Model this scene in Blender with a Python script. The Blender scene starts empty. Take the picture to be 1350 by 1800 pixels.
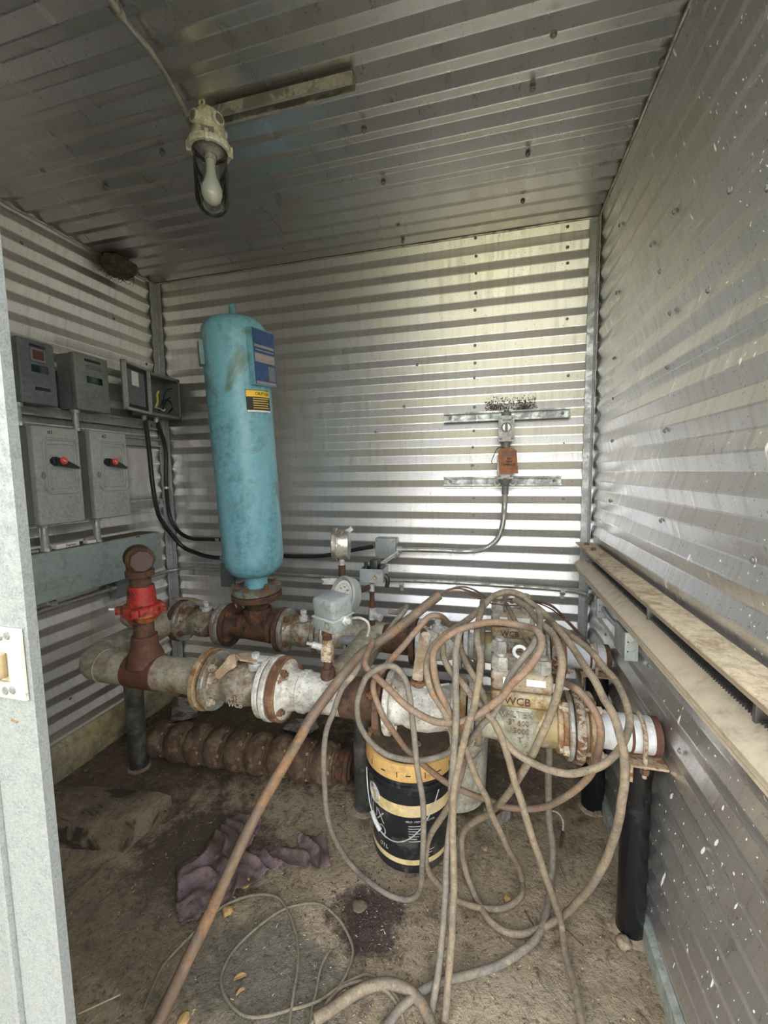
import bpy, bmesh, math, random
from mathutils import Vector, Matrix, noise
V = Vector
PI = math.pi
R = math.radians
random.seed(7)
scene = bpy.context.scene
COL = scene.collection

# ------------------------------------------------------------------ camera
FPX = 732.147
yaw, pitch, roll = 0.253872, 0.0954079, 0.0139486
CAM = V((0, 0, 1.285))
fwd = V((-math.sin(yaw)*math.cos(pitch), math.cos(yaw)*math.cos(pitch), -math.sin(pitch)))
r0 = V((math.cos(yaw), math.sin(yaw), 0)); d0 = fwd.cross(r0)
rt = r0*math.cos(roll) + d0*math.sin(roll); dn = -r0*math.sin(roll) + d0*math.cos(roll)
cd = bpy.data.cameras.new('camera'); cam = bpy.data.objects.new('camera', cd); COL.objects.link(cam)
cd.sensor_fit = 'VERTICAL'; cd.sensor_height = 36; cd.lens = FPX/1800*36; cd.clip_start = .02
M = Matrix((rt, -dn, -fwd)).transposed().to_4x4(); M.translation = CAM
cam.matrix_world = M
scene.camera = cam

# measuring helpers: sight line of a pixel of the photograph, cut with a plane of the room
def ray(x, y): return fwd + rt*((x-675)/FPX) + dn*((y-900)/FPX)
def atp(x, y, ax, val):
    v = ray(x, y); return CAM + v*((val-CAM[ax])/v[ax])
def atx(x, y, X): return atp(x, y, 0, X)
def aty(x, y, Y): return atp(x, y, 1, Y)
def atz(x, y, Z=0.0): return atp(x, y, 2, Z)

WL, WR, WB, WF, CH = -1.80, 0.432, 2.0, 0.36, 2.33

# ------------------------------------------------------------------ mesh builder
class MB:
    def __init__(s): s.v = []; s.f = []; s.m = []
    def add(s, vs, fs, m=0):
        o = len(s.v); s.v += [V(p) for p in vs]
        for f in fs: s.f.append([o+i for i in f]); s.m.append(m)
        return s
    def box(s, c, size, bev=0, rot=None, m=0, seg=2):
        bm = bmesh.new(); bmesh.ops.create_cube(bm, size=1)
        bmesh.ops.scale(bm, vec=V(size), verts=bm.verts)
        if bev: bmesh.ops.bevel(bm, geom=bm.edges[:], offset=bev, segments=seg, affect='EDGES', profile=.5)
        if rot is not None: bmesh.ops.transform(bm, matrix=rot.to_4x4(), verts=bm.verts)
        bm.verts.index_update()
        s.add([v.co+V(c) for v in bm.verts], [[v.index for v in f.verts] for f in bm.faces], m); bm.free(); return s
    def lathe(s, o, d, prof, seg=32, m=0, sx=1, sy=1, ph=0):
        o = V(o); d = V(d).normalized(); a = d.orthogonal().normalized()
        if abs(d.z) < .9: a = V((0, 0, 1)); a = (a-d*a.dot(d)).normalized()
        else: a = (V((1, 0, 0))-d*d.x).normalized()
        b = d.cross(a); base = len(s.v); rings = []
        for h, r in prof:
            if r < 1e-6: rings.append([len(s.v)]); s.v.append(o+d*h)
            else:
                rg = []
                for k in range(seg):
                    t = 2*PI*k/seg+ph; rg.append(len(s.v)); s.v.append(o+d*h+a*(r*math.cos(t)*sx)+b*(r*math.sin(t)*sy))
                rings.append(rg)
        for A, B in zip(rings, rings[1:]):
            for k in range(seg):
                k2 = (k+1) % seg
                if len(A) == 1 and len(B) == 1: continue
                if len(A) == 1: f = [A[0], B[k2], B[k]]
                elif len(B) == 1: f = [A[k], A[k2], B[0]]
                else: f = [A[k], A[k2], B[k2], B[k]]
                s.f.append(f); s.m.append(m)
        return s
    def cyl(s, p0, p1, r, r1=None, seg=24, bev=0, m=0):
        p0, p1 = V(p0), V(p1); L = (p1-p0).length; r1 = r if r1 is None else r1
        if bev: pr = [(0, 0), (0, r-bev), (bev, r), (L-bev, r1), (L, r1-bev), (L, 0)]
        else: pr = [(0, 0), (0, r), (L, r1), (L, 0)]
        return s.lathe(p0, p1-p0, pr, seg, m)
    def hexp(s, p, d, r, h, m=0, ph=0): return s.lathe(p, d, [(0, 0), (0, r), (h*.85, r), (h, r*.86), (h, 0)], 6, m, ph=ph)
    def tube(s, pts, r, seg=10, m=0, closed=False):
        n = len(pts); pts = [V(p) for p in pts]
        rr = r if isinstance(r, (list, tuple)) else [r]*n
        nrm = None; rings = []
        for i, p in enumerate(pts):
            t = (pts[min(i+1, n-1)]-pts[max(i-1, 0)])
            if closed: t = pts[(i+1) % n]-pts[i-1]
            t = t.normalized() if t.length > 1e-9 else V((0, 0, 1))
            if nrm is None: nrm = t.orthogonal().normalized()
            nrm = nrm-t*nrm.dot(t)
            nrm = nrm.normalized() if nrm.length > 1e-6 else t.orthogonal().normalized()
            b = t.cross(nrm); rg = []
            for k in range(seg):
                a = 2*PI*k/seg; rg.append(len(s.v)); s.v.append(p+nrm*(rr[i]*math.cos(a))+b*(rr[i]*math.sin(a)))
            rings.append(rg)
        prs = list(zip(rings, rings[1:]))
        if closed: prs.append((rings[-1], rings[0]))
        for A, B in prs:
            for k in range(seg):
                k2 = (k+1) % seg; s.f.append([A[k], A[k2], B[k2], B[k]]); s.m.append(m)
        if not closed:
            s.f.append(rings[0][::-1]); s.m.append(m); s.f.append(rings[-1]); s.m.append(m)
        return s
    def prism(s, poly, p0, ex, ey, ez, L, m=0):
        """poly (u,v) in plane ex,ey at p0, extruded L along ez"""
        p0, ex, ey, ez = V(p0), V(ex), V(ey), V(ez); n = len(poly)
        a = [p0+ex*u+ey*v for u, v in poly]; b = [q+ez*L for q in a]
        fs = [list(range(n))[::-1], list(range(n, 2*n))]+[[i, (i+1) % n, n+(i+1) % n, n+i] for i in range(n)]
        return s.add(a+b, fs, m)
    def sheet(s, poly, p0, ex, ey, m=0):
        p0, ex, ey = V(p0), V(ex), V(ey)
        return s.add([p0+ex*u+ey*v for u, v in poly], [list(range(len(poly)))], m)
    def build(s, name, mat, parent=None, smooth=True, angle=32, origin=None, recalc=True):
        if parent is not None: org = wloc(parent)
        elif origin is not None: org = V(origin)
        else:
            xs = [v.x for v in s.v]; ys = [v.y for v in s.v]; zs = [v.z for v in s.v]
            org = V(((min(xs)+max(xs))/2, (min(ys)+max(ys))/2, min(zs)))
        me = bpy.data.meshes.new(name)
        me.from_pydata([tuple(v-org) for v in s.v], [], s.f)
        mats = mat if isinstance(mat, (list, tuple)) else [mat]
        for mt in mats: me.materials.append(mt)
        me.polygons.foreach_set('material_index', s.m)
        if recalc:
            bm = bmesh.new(); bm.from_mesh(me); bmesh.ops.recalc_face_normals(bm, faces=bm.faces); bm.to_mesh(me); bm.free()
        me.polygons.foreach_set('use_smooth', [smooth]*len(me.polygons))
        me.update()
        if smooth: me.set_sharp_from_angle(angle=R(angle))
        o = bpy.data.objects.new(name, me); COL.objects.link(o)
        if parent is not None: o.parent = parent
        else: o.location = org
        return o

def wloc(o):
    p = V((0, 0, 0))
    while o is not None: p += o.location; o = o.parent
    return p
def tag(o, label=None, cat=None, group=None, kind=None):
    if label: o['label'] = label
    if cat: o['category'] = cat
    if group: o['group'] = group
    if kind: o['kind'] = kind
    return o
def thing(name, label, cat, loc, group=None):
    o = bpy.data.objects.new(name, None); COL.objects.link(o); o.location = V(loc); o.empty_display_size = .05
    return tag(o, label, cat, group)
def struct(o): o['kind'] = 'structure'; return o
def spline(pts, n=8):
    pts = [V(p) for p in pts]; out = []
    P = [pts[0]*2-pts[1]]+pts+[pts[-1]*2-pts[-2]]
    for i in range(1, len(P)-2):
        a, b, c, d = P[i-1], P[i], P[i+1], P[i+2]
        for k in range(n):
            t = k/n
            out.append(.5*((2*b)+(c-a)*t+(2*a-5*b+4*c-d)*t*t+(3*b-a-3*c+d)*t**3))
    out.append(pts[-1]); return out
def text(s, size, loc, ex, ey, mat, parent, name='lettering', ext=.0006, lift=.0006, align='CENTER', bold=0):
    cu = bpy.data.curves.new('t', 'FONT'); cu.body = s; cu.size = size; cu.extrude = ext; cu.align_x = align; cu.align_y = 'CENTER'; cu.resolution_u = 3; cu.offset = bold
    to = bpy.data.objects.new('t', cu); COL.objects.link(to)
    bpy.context.view_layer.update()
    dg = bpy.context.evaluated_depsgraph_get()
    me = bpy.data.meshes.new_from_object(to.evaluated_get(dg)); bpy.data.objects.remove(to)
    ex, ey = V(ex).normalized(), V(ey).normalized(); ez = ex.cross(ey)
    mt = Matrix((ex, ey, ez)).transposed().to_4x4(); mt.translation = V(loc)+ez*lift-wloc(parent)
    me.transform(mt); me.materials.clear(); me.materials.append(mat); me.name = name
    o = bpy.data.objects.new(name, me); COL.objects.link(o); o.parent = parent
    return o

# ------------------------------------------------------------------ materials
def nodes(name):
    m = bpy.data.materials.new(name); m.use_nodes = True
    nt = m.node_tree; return m, nt, nt.nodes['Principled BSDF']
def rgba(c): return (c[0], c[1], c[2], 1)
def ramp(nt, fac, stops):
    r = nt.nodes.new('ShaderNodeValToRGB'); nt.links.new(fac, r.inputs[0])
    el = r.color_ramp.elements
    el[0].position, el[0].color = stops[0][0], rgba(stops[0][1]); el[1].position, el[1].color = stops[1][0], rgba(stops[1][1])
    for p, c in stops[2:]: e = el.new(p); e.color = rgba(c)
    return r.outputs[0]
def nz(nt, scale, detail=6, rough=.6, vec=None, stretch=None, dist=0):
    if vec is None:
        tc = nt.nodes.new('ShaderNodeTexCoord'); vec = tc.outputs['Object']
    if stretch:
        mp = nt.nodes.new('ShaderNodeMapping'); mp.inputs['Scale'].default_value = stretch; nt.links.new(vec, mp.inputs[0]); vec = mp.outputs[0]
    n = nt.nodes.new('ShaderNodeTexNoise'); n.inputs['Scale'].default_value = scale; n.inputs['Detail'].default_value = detail
    n.inputs['Roughness'].default_value = rough; n.inputs['Distortion'].default_value = dist
    nt.links.new(vec, n.inputs['Vector']); return n.outputs[0]
def mixc(nt, fac, a, b, mode='MIX'):
    m = nt.nodes.new('ShaderNodeMix'); m.data_type = 'RGBA'; m.blend_type = mode
    for i, x in ((0, fac), (6, a), (7, b)):
        if hasattr(x, 'links'): nt.links.new(x, m.inputs[i])
        else: m.inputs[i].default_value = rgba(x) if isinstance(x, tuple) else x
    return m.outputs[2]
def mth(nt, op, a, b=0.0, clamp=False):
    m = nt.nodes.new('ShaderNodeMath'); m.operation = op; m.use_clamp = clamp
    for i, x in ((0, a), (1, b)):
        if hasattr(x, 'links'): nt.links.new(x, m.inputs[i])
        else: m.inputs[i].default_value = x
    return m.outputs[0]
def bump(nt, b, h, strength=.3, dist=.004):
    n = nt.nodes.new('ShaderNodeBump'); n.inputs['Strength'].default_value = strength; n.inputs['Distance'].default_value = dist
    nt.links.new(h, n.inputs['Height']); nt.links.new(n.outputs[0], b.inputs['Normal'])
def plain(name, c, rough=.6, metal=0.0, var=.25, scale=25, bs=.15):
    m, nt, b = nodes(name); n = nz(nt, scale)
    lo = tuple(x*(1-var) for x in c); hi = tuple(min(1, x*(1+var)) for x in c)
    nt.links.new(ramp(nt, n, [(.3, lo), (.7, hi)]), b.inputs['Base Color'])
    b.inputs['Roughness'].default_value = rough; b.inputs['Metallic'].default_value = metal
    if bs: bump(nt, b, n, bs, .002)
    return m
def worn(name, base, second, thr=.55, soft=.06, scale=14, rough=.5, metal=0.0, rough2=.85, third=None, thr3=.62, bs=.4, stretch=None, var=.2, dist=.003, speck=True):
    m, nt, b = nodes(name)
    mr0 = nt.nodes.new('ShaderNodeMapRange'); nt.links.new(nz(nt, scale, 8, .66, stretch=stretch, dist=.4), mr0.inputs[0])
    for i_, v_ in ((1, .27), (2, .73), (3, 0), (4, 1)): mr0.inputs[i_].default_value = v_
    n = mr0.outputs[0]
    msk = ramp(nt, n, [(max(0, thr-soft), (0, 0, 0)), (min(1, thr+soft), (1, 1, 1))])
    fine = nz(nt, scale*6, 5, .7)
    b1 = ramp(nt, fine, [(.25, tuple(x*(1-var) for x in base)), (.75, tuple(min(1, x*(1+var)) for x in base))])
    b2 = ramp(nt, fine, [(.25, tuple(x*.55 for x in second)), (.5, second), (.8, tuple(min(1, x*1.5) for x in second))])
    c = mixc(nt, msk, b1, b2)
    if third:
        n3 = nz(nt, scale*.7, 6, .6, stretch=(1.3, .8, 1.1), dist=.5)
        t3 = .5+(thr3-.5)*.55
        c = mixc(nt, ramp(nt, n3, [(t3-.05, (0, 0, 0)), (t3+.05, (1, 1, 1))]), c, third)
    if speck:
        grit = nz(nt, scale*11, 3, .65)
        c = mixc(nt, ramp(nt, grit, [(.60, (0, 0, 0)), (.66, (.6, .6, .6))]), c, tuple(x*.35 for x in second))
        grime = nz(nt, scale*2.3, 6, .7, stretch=(.7, 1.2, .9))
        c = mixc(nt, ramp(nt, grime, [(.40, (.50, .50, .50)), (.56, (0, 0, 0))]), c, tuple(.45*x+.03*y_ for x, y_ in zip(second, (1, .8, .55))))
    nt.links.new(c, b.inputs['Base Color'])
    rr = nt.nodes.new('ShaderNodeMapRange'); nt.links.new(msk, rr.inputs[0]); rr.inputs[3].default_value = rough; rr.inputs[4].default_value = rough2
    nt.links.new(rr.outputs[0], b.inputs['Roughness'])
    if metal:
        mr = nt.nodes.new('ShaderNodeMapRange'); nt.links.new(msk, mr.inputs[0]); mr.inputs[3].default_value = metal; mr.inputs[4].default_value = 0
        nt.links.new(mr.outputs[0], b.inputs['Metallic'])
    bump(nt, b, fine, bs, dist)
    return m

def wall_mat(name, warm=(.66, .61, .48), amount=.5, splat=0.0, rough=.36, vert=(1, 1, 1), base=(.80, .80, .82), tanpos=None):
    m, nt, b = nodes(name)
    tc = nt.nodes.new('ShaderNodeTexCoord'); vec = tc.outputs['Object']
    big = nz(nt, 1.6, 4, .5, vec, dist=.6)
    drip = nz(nt, 5, 7, .65, vec, stretch=vert)
    spk = nz(nt, 160, 2, .5, vec)
    c = mixc(nt, mth(nt, 'MULTIPLY', ramp(nt, big, [(.42, (0, 0, 0)), (.68, (1, 1, 1))]), amount), base, warm)
    c = mixc(nt, ramp(nt, drip, [(.50, (0, 0, 0)), (.74, (.45, .45, .45))]), c, (.50, .47, .43))
    c = mixc(nt, ramp(nt, spk, [(.655, (0, 0, 0)), (.70, (.55, .55, .55))]), c, (.22, .20, .17))
    metal = .93
    if splat:
        sp = nz(nt, 48, 2, .4, vec, stretch=(1, 1, .35))
        sp2 = nz(nt, 130, 1, .4, vec, stretch=(1, 1, .8))
        k = ramp(nt, sp, [(.725, (0, 0, 0)), (.74, (1, 1, 1))]); k2 = ramp(nt, sp2, [(.725, (0, 0, 0)), (.745, (1, 1, 1))])
        kk = mth(nt, 'MULTIPLY', mth(nt, 'MAXIMUM', k, k2), splat)
        c = mixc(nt, kk, c, (.85, .85, .82))
        nt.links.new(mth(nt, 'SUBTRACT', metal, kk, True), b.inputs['Metallic'])
    else: b.inputs['Metallic'].default_value = metal
    nt.links.new(c, b.inputs['Base Color'])
    rr = nt.nodes.new('ShaderNodeMapRange'); nt.links.new(drip, rr.inputs[0]); rr.inputs[1].default_value = .3; rr.inputs[2].default_value = .8
    rr.inputs[3].default_value = rough-.06; rr.inputs[4].default_value = rough+.16
    nt.links.new(rr.outputs[0], b.inputs['Roughness'])
    hb = nz(nt, 9, 3, .5, vec); bump(nt, b, hb, .13, .005)
    return m

MT = {}
MT['wall_b'] = wall_mat('corrugated_back', amount=.35, vert=(9, 0, .7), rough=.40)
MT['wall_l'] = wall_mat('corrugated_left', amount=.25, vert=(0, 9, .7), base=(.86, .84, .84), rough=.40)
MT['wall_r'] = wall_mat('corrugated_right', amount=.45, splat=.9, vert=(0, 9, .7), rough=.30)
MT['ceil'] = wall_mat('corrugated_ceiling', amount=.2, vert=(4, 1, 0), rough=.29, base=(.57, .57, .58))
MT['galv'] = worn('galvanised', (.50, .52, .52), (.36, .38, .39), .5, .2, 18, .42, .85, .5, bs=.15, speck=False)
MT['galvjamb'] = worn('galvanised_jamb', (.27, .285, .28), (.19, .205, .20), .5, .18, 60, .5, .35, .6, third=(.55, .47, .33), thr3=.95, bs=.35, speck=False)
MT['conduit'] = worn('conduit_steel', (.46, .46, .42), (.30, .29, .25), .58, .1, 20, .38, .85, .55, bs=.15, speck=False)
MT['boxdark'] = worn('enclosure_dark_grey', (.125, .145, .155), (.16, .18, .19), .55, .2, 9, .45, 0, .55, bs=.1, speck=False)
MT['boxgreen'] = worn('enclosure_green_grey', (.20, .225, .205), (.16, .18, .165), .55, .2, 9, .5, 0, .55, bs=.1, speck=False)
MT['switchgrey'] = worn('switch_grey', (.40, .415, .40), (.35, .36, .34), .6, .2, 12, .5, 0, .6, bs=.1, speck=False)
MT['switchside'] = plain('switch_side_grey', (.17, .185, .185), .5, 0, .15, 10, .05)
MT['trough'] = worn('wireway_grey', (.31, .36, .35), (.26, .29, .27), .62, .12, 8, .5, 0, .6, bs=.1, speck=False)
MT['dirt'] = plain('brown_dust', (.13, .095, .06), .95, 0, .4, 30, .6)
MT['black'] = plain('black_plastic', (.02, .02, .02), .4, 0, .3, 20, .05)
MT['rubber'] = plain('black_cable_jacket', (.018, .018, .02), .35, 0, .4, 40, .1)
MT['white'] = plain('white_label', (.78, .77, .74), .6, 0, .06, 30, 0)
MT['ink'] = plain('ink', (.03, .03, .03), .7, 0, .1, 30, 0)
MT['red'] = plain('red_button', (.75, .07, .04), .4, 0, .1, 30, 0)
MT['maroon'] = plain('maroon_display', (.10, .03, .03), .35, 0, .3, 30, 0)
MT['glassdark'] = plain('dark_window', (.015, .03, .035), .12, 0, .3, 10, 0)
MT['yellow'] = plain('yellow_wire', (.75, .62, .10), .5, 0, .1, 30, 0)
MT['tank'] = worn('blue_tank_paint', (.19, .42, .50), (.15, .35, .42), .52, .14, 7, .38, 0, .5, third=(.13, .22, .19), thr3=.70, bs=.18, stretch=(1, 1, .4), var=.12, speck=False)
MT['tanktop'] = worn('blue_tank_crown_paint', (.12, .33, .40), (.10, .26, .30), .5, .14, 7, .42, 0, .5, third=(.10, .17, .16), thr3=.62, bs=.18, speck=False)
MT['navy'] = plain('navy_plate', (.025, .075, .20), .3, .2, .3, 30, 0)
MT['plateband'] = plain('plate_grey_band', (.33, .30, .29), .4, .3, .2, 30, 0)
MT['cautionyellow'] = plain('caution_yellow', (.85, .55, .05), .5, 0, .08, 30, 0)
MT['gold'] = plain('gold_print', (.60, .42, .10), .5, 0, .1, 30, 0)
MT['rust'] = worn('rusty_steel', (.085, .046, .030), (.15, .078, .045), .52, .15, 26, .85, 0, .9, third=(.05, .026, .018), thr3=.60, bs=.9)
MT['bowl'] = worn('earthy_rust', (.165, .105, .065), (.10, .055, .035), .5, .15, 22, .9, 0, .95, third=(.24, .165, .10), thr3=.58, bs=.9, dist=.006)
MT['rustdark'] = worn('dark_rust', (.085, .042, .028), (.16, .065, .03), .55, .12, 22, .8, 0, .9, third=(.03, .018, .015), thr3=.58, bs=.8)
MT['rustorange'] = worn('orange_rust', (.20, .105, .055), (.27, .15, .08), .5, .15, 20, .85, 0, .9, third=(.12, .05, .025), thr3=.60, bs=.8)
MT['capmaroon'] = worn('oxide_plug', (.10, .06, .055), (.14, .07, .05), .6, .1, 20, .6, 0, .8, bs=.4)
MT['primer'] = worn('red_oxide_primer', (.15, .055, .032), (.11, .045, .028), .5, .12, 20, .6, 0, .8, bs=.4)
MT['redpaint'] = worn('scuffed_red_paint', (.50, .03, .025), (.06, .025, .02), .64, .05, 30, .38, 0, .7, third=(.50, .16, .05), thr3=.62, bs=.6)
MT['silver'] = worn('dusty_silver_paint', (.56, .51, .41), (.40, .34, .25), .52, .15, 12, .45, .35, .6, third=(.18, .12, .06), thr3=.72, bs=.25)
MT['silverrust'] = worn('silver_paint_rust_stains', (.44, .41, .33), (.20, .105, .05), .52, .08, 13, .42, .4, .8, third=(.17, .12, .06), thr3=.60, bs=.6)
MT['whitepaint'] = worn('white_pipe_paint', (.60, .585, .53), (.20, .10, .055), .74, .04, 12, .45, 0, .85, third=(.50, .46, .36), thr3=.66, bs=.35)
MT['whitepipe'] = worn('clean_white_pipe_paint', (.66, .68, .70), (.55, .55, .52), .6, .1, 10, .42, 0, .6, third=(.45, .38, .26), thr3=.72, bs=.2, speck=False)
MT['castvalve'] = worn('cast_valve_paint', (.46, .46, .37), (.28, .17, .06), .60, .09, 10, .5, .1, .8, third=(.36, .28, .13), thr3=.52, bs=.5)
MT['bonnet'] = worn('bonnet_ochre', (.38, .28, .13), (.20, .10, .04), .6, .08, 14, .6, 0, .8, third=(.45, .40, .28), thr3=.58, bs=.5)
MT['cover'] = worn('bonnet_cover', (.44, .40, .33), (.24, .09, .045), .60, .06, 12, .6, 0, .8, third=(.40, .33, .22), thr3=.56, bs=.4)
MT['nut'] = worn('grey_nut', (.46, .45, .42), (.36, .33, .27), .55, .1, 30, .5, .2, .7, bs=.3)
MT['boltrust'] = worn('rusty_bolt', (.12, .06, .035), (.2, .09, .04), .5, .1, 40, .7, 0, .9, bs=.5)
MT['boltpale'] = worn('pale_bolt', (.50, .44, .34), (.27, .14, .06), .58, .08, 40, .6, 0, .8, bs=.4)
MT['cracked'] = worn('flaking_flange', (.40, .35, .28), (.16, .08, .035), .53, .04, 40, .7, 0, .9, bs=.7)
MT['tanflange'] = worn('tan_flange', (.44, .34, .20), (.25, .12, .04), .55, .1, 16, .7, 0, .9, bs=.6)
MT['dullflange'] = worn('dull_grey_flange', (.36, .36, .33), (.22, .16, .10), .58, .08, 16, .5, .3, .8, bs=.4)
MT['tankflange'] = worn('green_grey_flange', (.20, .25, .22), (.16, .10, .06), .6, .08, 16, .6, 0, .8, bs=.4)
MT['handle'] = worn('tan_handle', (.40, .28, .17), (.50, .42, .31), .58, .1, 20, .6, 0, .7, third=(.25, .12, .05), thr3=.64, bs=.3)
MT['gaugecase'] = worn('gauge_steel', (.48, .46, .42), (.34, .31, .26), .6, .1, 20, .32, .85, .5, bs=.1, speck=False)
MT['gaugeplastic'] = plain('gauge_grey_rim', (.30, .31, .30), .4, 0, .15, 20, .05)
MT['dial'] = plain('dial_face', (.80, .79, .74), .5, 0, .05, 20, 0)
MT['pswitch'] = worn('pressure_switch_grey', (.27, .295, .295), (.22, .24, .235), .6, .1, 14, .42, 0, .6, bs=.1, speck=False)
MT['brass'] = plain('dull_brass', (.42, .33, .20), .4, .6, .25, 40, .1)
MT['postblack'] = worn('black_post_paint', (.006, .006, .008), (.03, .03, .03), .75, .1, 12, .25, 0, .5, bs=.1, stretch=(1, 1, .5), speck=False)
MT['postworn'] = worn('worn_black_post', (.03, .034, .034), (.12, .11, .09), .56, .1, 9, .5, 0, .8, bs=.3)
MT['bracket'] = worn('tan_bracket', (.44, .34, .22), (.22, .10, .04), .6, .06, 30, .65, 0, .85, bs=.4)
MT['heater'] = worn('beige_heater', (.50, .42, .31), (.44, .37, .27), .55, .2, 7, .5, 0, .6, bs=.06, var=.06, speck=False)
MT['heatertop'] = worn('dusty_heater_top', (.52, .43, .29), (.36, .27, .16), .60, .09, 16, .65, 0, .8, bs=.15, stretch=(1, .6, 1))
MT['heatback'] = plain('heater_back', (.30, .235, .165), .7, 0, .2, 9, .1)
MT['fins'] = plain('heater_fins', (.16, .16, .16), .4, .8, .3, 60, .1)
MT['hose'] = worn('dusty_cable', (.26, .20, .13), (.20, .16, .115), .5, .15, 20, .72, 0, .85, third=(.34, .18, .08), thr3=.86, bs=.35, var=.25)
MT['hosegrey'] = worn('grey_dusty_cable', (.23, .19, .14), (.18, .16, .135), .5, .15, 20, .7, 0, .8, third=(.33, .27, .18), thr3=.80, bs=.3, var=.25)
MT['hoserust'] = worn('orange_brown_cable', (.22, .165, .12), (.26, .155, .095), .5, .15, 14, .7, 0, .8, third=(.19, .13, .10), thr3=.66, bs=.35, var=.25)
MT['hosebrown'] = worn('red_brown_cable', (.20, .135, .10), (.25, .18, .13), .55, .15, 14, .65, 0, .8, third=(.14, .10, .08), thr3=.6, bs=.3)
MT['hosedark'] = worn('dark_grey_cable', (.13, .13, .125), (.22, .19, .15), .55, .15, 14, .6, 0, .8, bs=.3)
MT['jacket'] = worn('brown_jacket', (.17, .12, .085), (.235, .135, .07), .56, .1, 9, .6, 0, .8, third=(.27, .21, .15), thr3=.66, bs=.6, var=.3)
MT['wire'] = worn('brown_wire', (.10, .06, .045), (.2, .13, .09), .6, .1, 20, .6, 0, .8, bs=.2)
MT['cord'] = worn('thin_cord', (.23, .19, .12), (.17, .15, .11), .5, .2, 20, .75, 0, .85, bs=.3)
MT['bucketblack'] = worn('black_bucket', (.016, .017, .02), (.06, .055, .045), .66, .1, 14, .32, 0, .6, bs=.1, speck=False)
MT['bucketyellow'] = worn('yellow_band', (.68, .54, .30), (.60, .46, .22), .55, .2, 8, .5, 0, .6, bs=.06, var=.08, speck=False)
MT['lid'] = worn('orange_yellow_lid', (.68, .42, .15), (.55, .33, .12), .58, .12, 10, .5, 0, .7, bs=.08, var=.1, speck=False)
MT['liddirt'] = worn('lid_dust', (.12, .09, .062), (.19, .14, .09), .55, .15, 18, .95, 0, .95, bs=.7)
MT['seed'] = plain('dark_crumbs', (.055, .035, .03), .9, 0, .4, 60, .2)
MT['daub'] = worn('pale_mud', (.22, .165, .12), (.10, .075, .055), .5, .1, 60, .95, 0, .95, bs=1)
MT['bucketwhite'] = worn('white_bucket', (.62, .60, .50), (.42, .38, .28), .64, .08, 12, .5, 0, .7, third=(.30, .10, .05), thr3=.80, bs=.1)
MT['wood'] = worn('dirty_timber', (.15, .112, .07), (.04, .028, .02), .56, .05, 8, .85, 0, .9, third=(.20, .155, .10), thr3=.60, bs=.8, stretch=(.5, 2, 2))
MT['rag'] = worn('mauve_rag', (.20, .135, .145), (.10, .070, .055), .50, .12, 9, .95, 0, .95, third=(.085, .055, .04), thr3=.6, bs=.7)
MT['nest'] = worn('mud_nest', (.075, .065, .05), (.14, .12, .09), .5, .1, 40, .95, 0, .95, bs=1)
MT['stone'] = worn('pale_stone', (.36, .28, .19), (.24, .18, .12), .5, .1, 20, .9, 0, .95, bs=.7)
MT['straw'] = plain('straw_chips', (.50, .42, .28), .8, 0, .3, 40, .1)
MT['leaf'] = plain('dry_leaf', (.42, .26, .10), .75, 0, .3, 60, .2)
MT['tagorange'] = worn('orange_tag', (.34, .12, .045), (.27, .095, .04), .55, .12, 16, .6, 0, .7, bs=.1)
MT['tagbrown'] = plain('tag_brown_band', (.16, .08, .06), .6, 0, .2, 30, .05)
MT['castpaint'] = worn('cast_grey_white', (.60, .60, .58), (.42, .41, .38), .6, .1, 30, .5, .1, .7, bs=.3)
MT['castdark'] = worn('cast_dark', (.24, .24, .24), (.16, .16, .15), .5, .15, 30, .45, .5, .6, bs=.3, speck=False)
MT['lampbody'] = worn('cream_lamp', (.66, .65, .54), (.50, .46, .34), .62, .07, 18, .5, 0, .7, bs=.25)
MT['ironcover'] = plain('knockout_cover', (.48, .51, .51), .45, .15, .12, 30, .08)
MT['kerb'] = worn('stained_concrete', (.36, .31, .20), (.22, .19, .13), .54, .14, 7, .85, 0, .9, third=(.40, .33, .17), thr3=.58, bs=.4, stretch=(1, .5, 2))
MT['kerbr'] = worn('pale_flashing', (.38, .42, .37), (.28, .29, .25), .6, .14, 9, .5, .3, .7, bs=.2)
MT['paper'] = worn('grimy_paper', (.40, .37, .32), (.12, .10, .08), .55, .1, 12, .85, 0, .9, bs=.3)
m, nt, b = nodes('clear_glass'); out = nt.nodes['Material Output']; tr = nt.nodes.new('ShaderNodeBsdfTransparent'); tr.inputs[0].default_value = (.90, .92, .90, 1)
gs = nt.nodes.new('ShaderNodeBsdfGlossy'); gs.inputs['Roughness'].default_value = .04; lw = nt.nodes.new('ShaderNodeFresnel'); lw.inputs[0].default_value = 1.45
mx = nt.nodes.new('ShaderNodeMixShader'); nt.links.new(lw.outputs[0], mx.inputs[0]); nt.links.new(tr.outputs[0], mx.inputs[1]); nt.links.new(gs.outputs[0], mx.inputs[2]); nt.links.new(mx.outputs[0], out.inputs['Surface']); MT['glass'] = m
m, nt, b = nodes('frosted_bulb'); b.inputs['Base Color'].default_value = (.75, .75, .72, 1); b.inputs['Roughness'].default_value = .25; b.inputs['Alpha'].default_value = .6; MT['bulb'] = m
m, nt, b = nodes('clear_tube'); b.inputs['Base Color'].default_value = (.75, .74, .68, 1); b.inputs['Roughness'].default_value = .2
b.inputs['Transmission Weight'].default_value = .7; MT['cleartube'] = m

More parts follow.
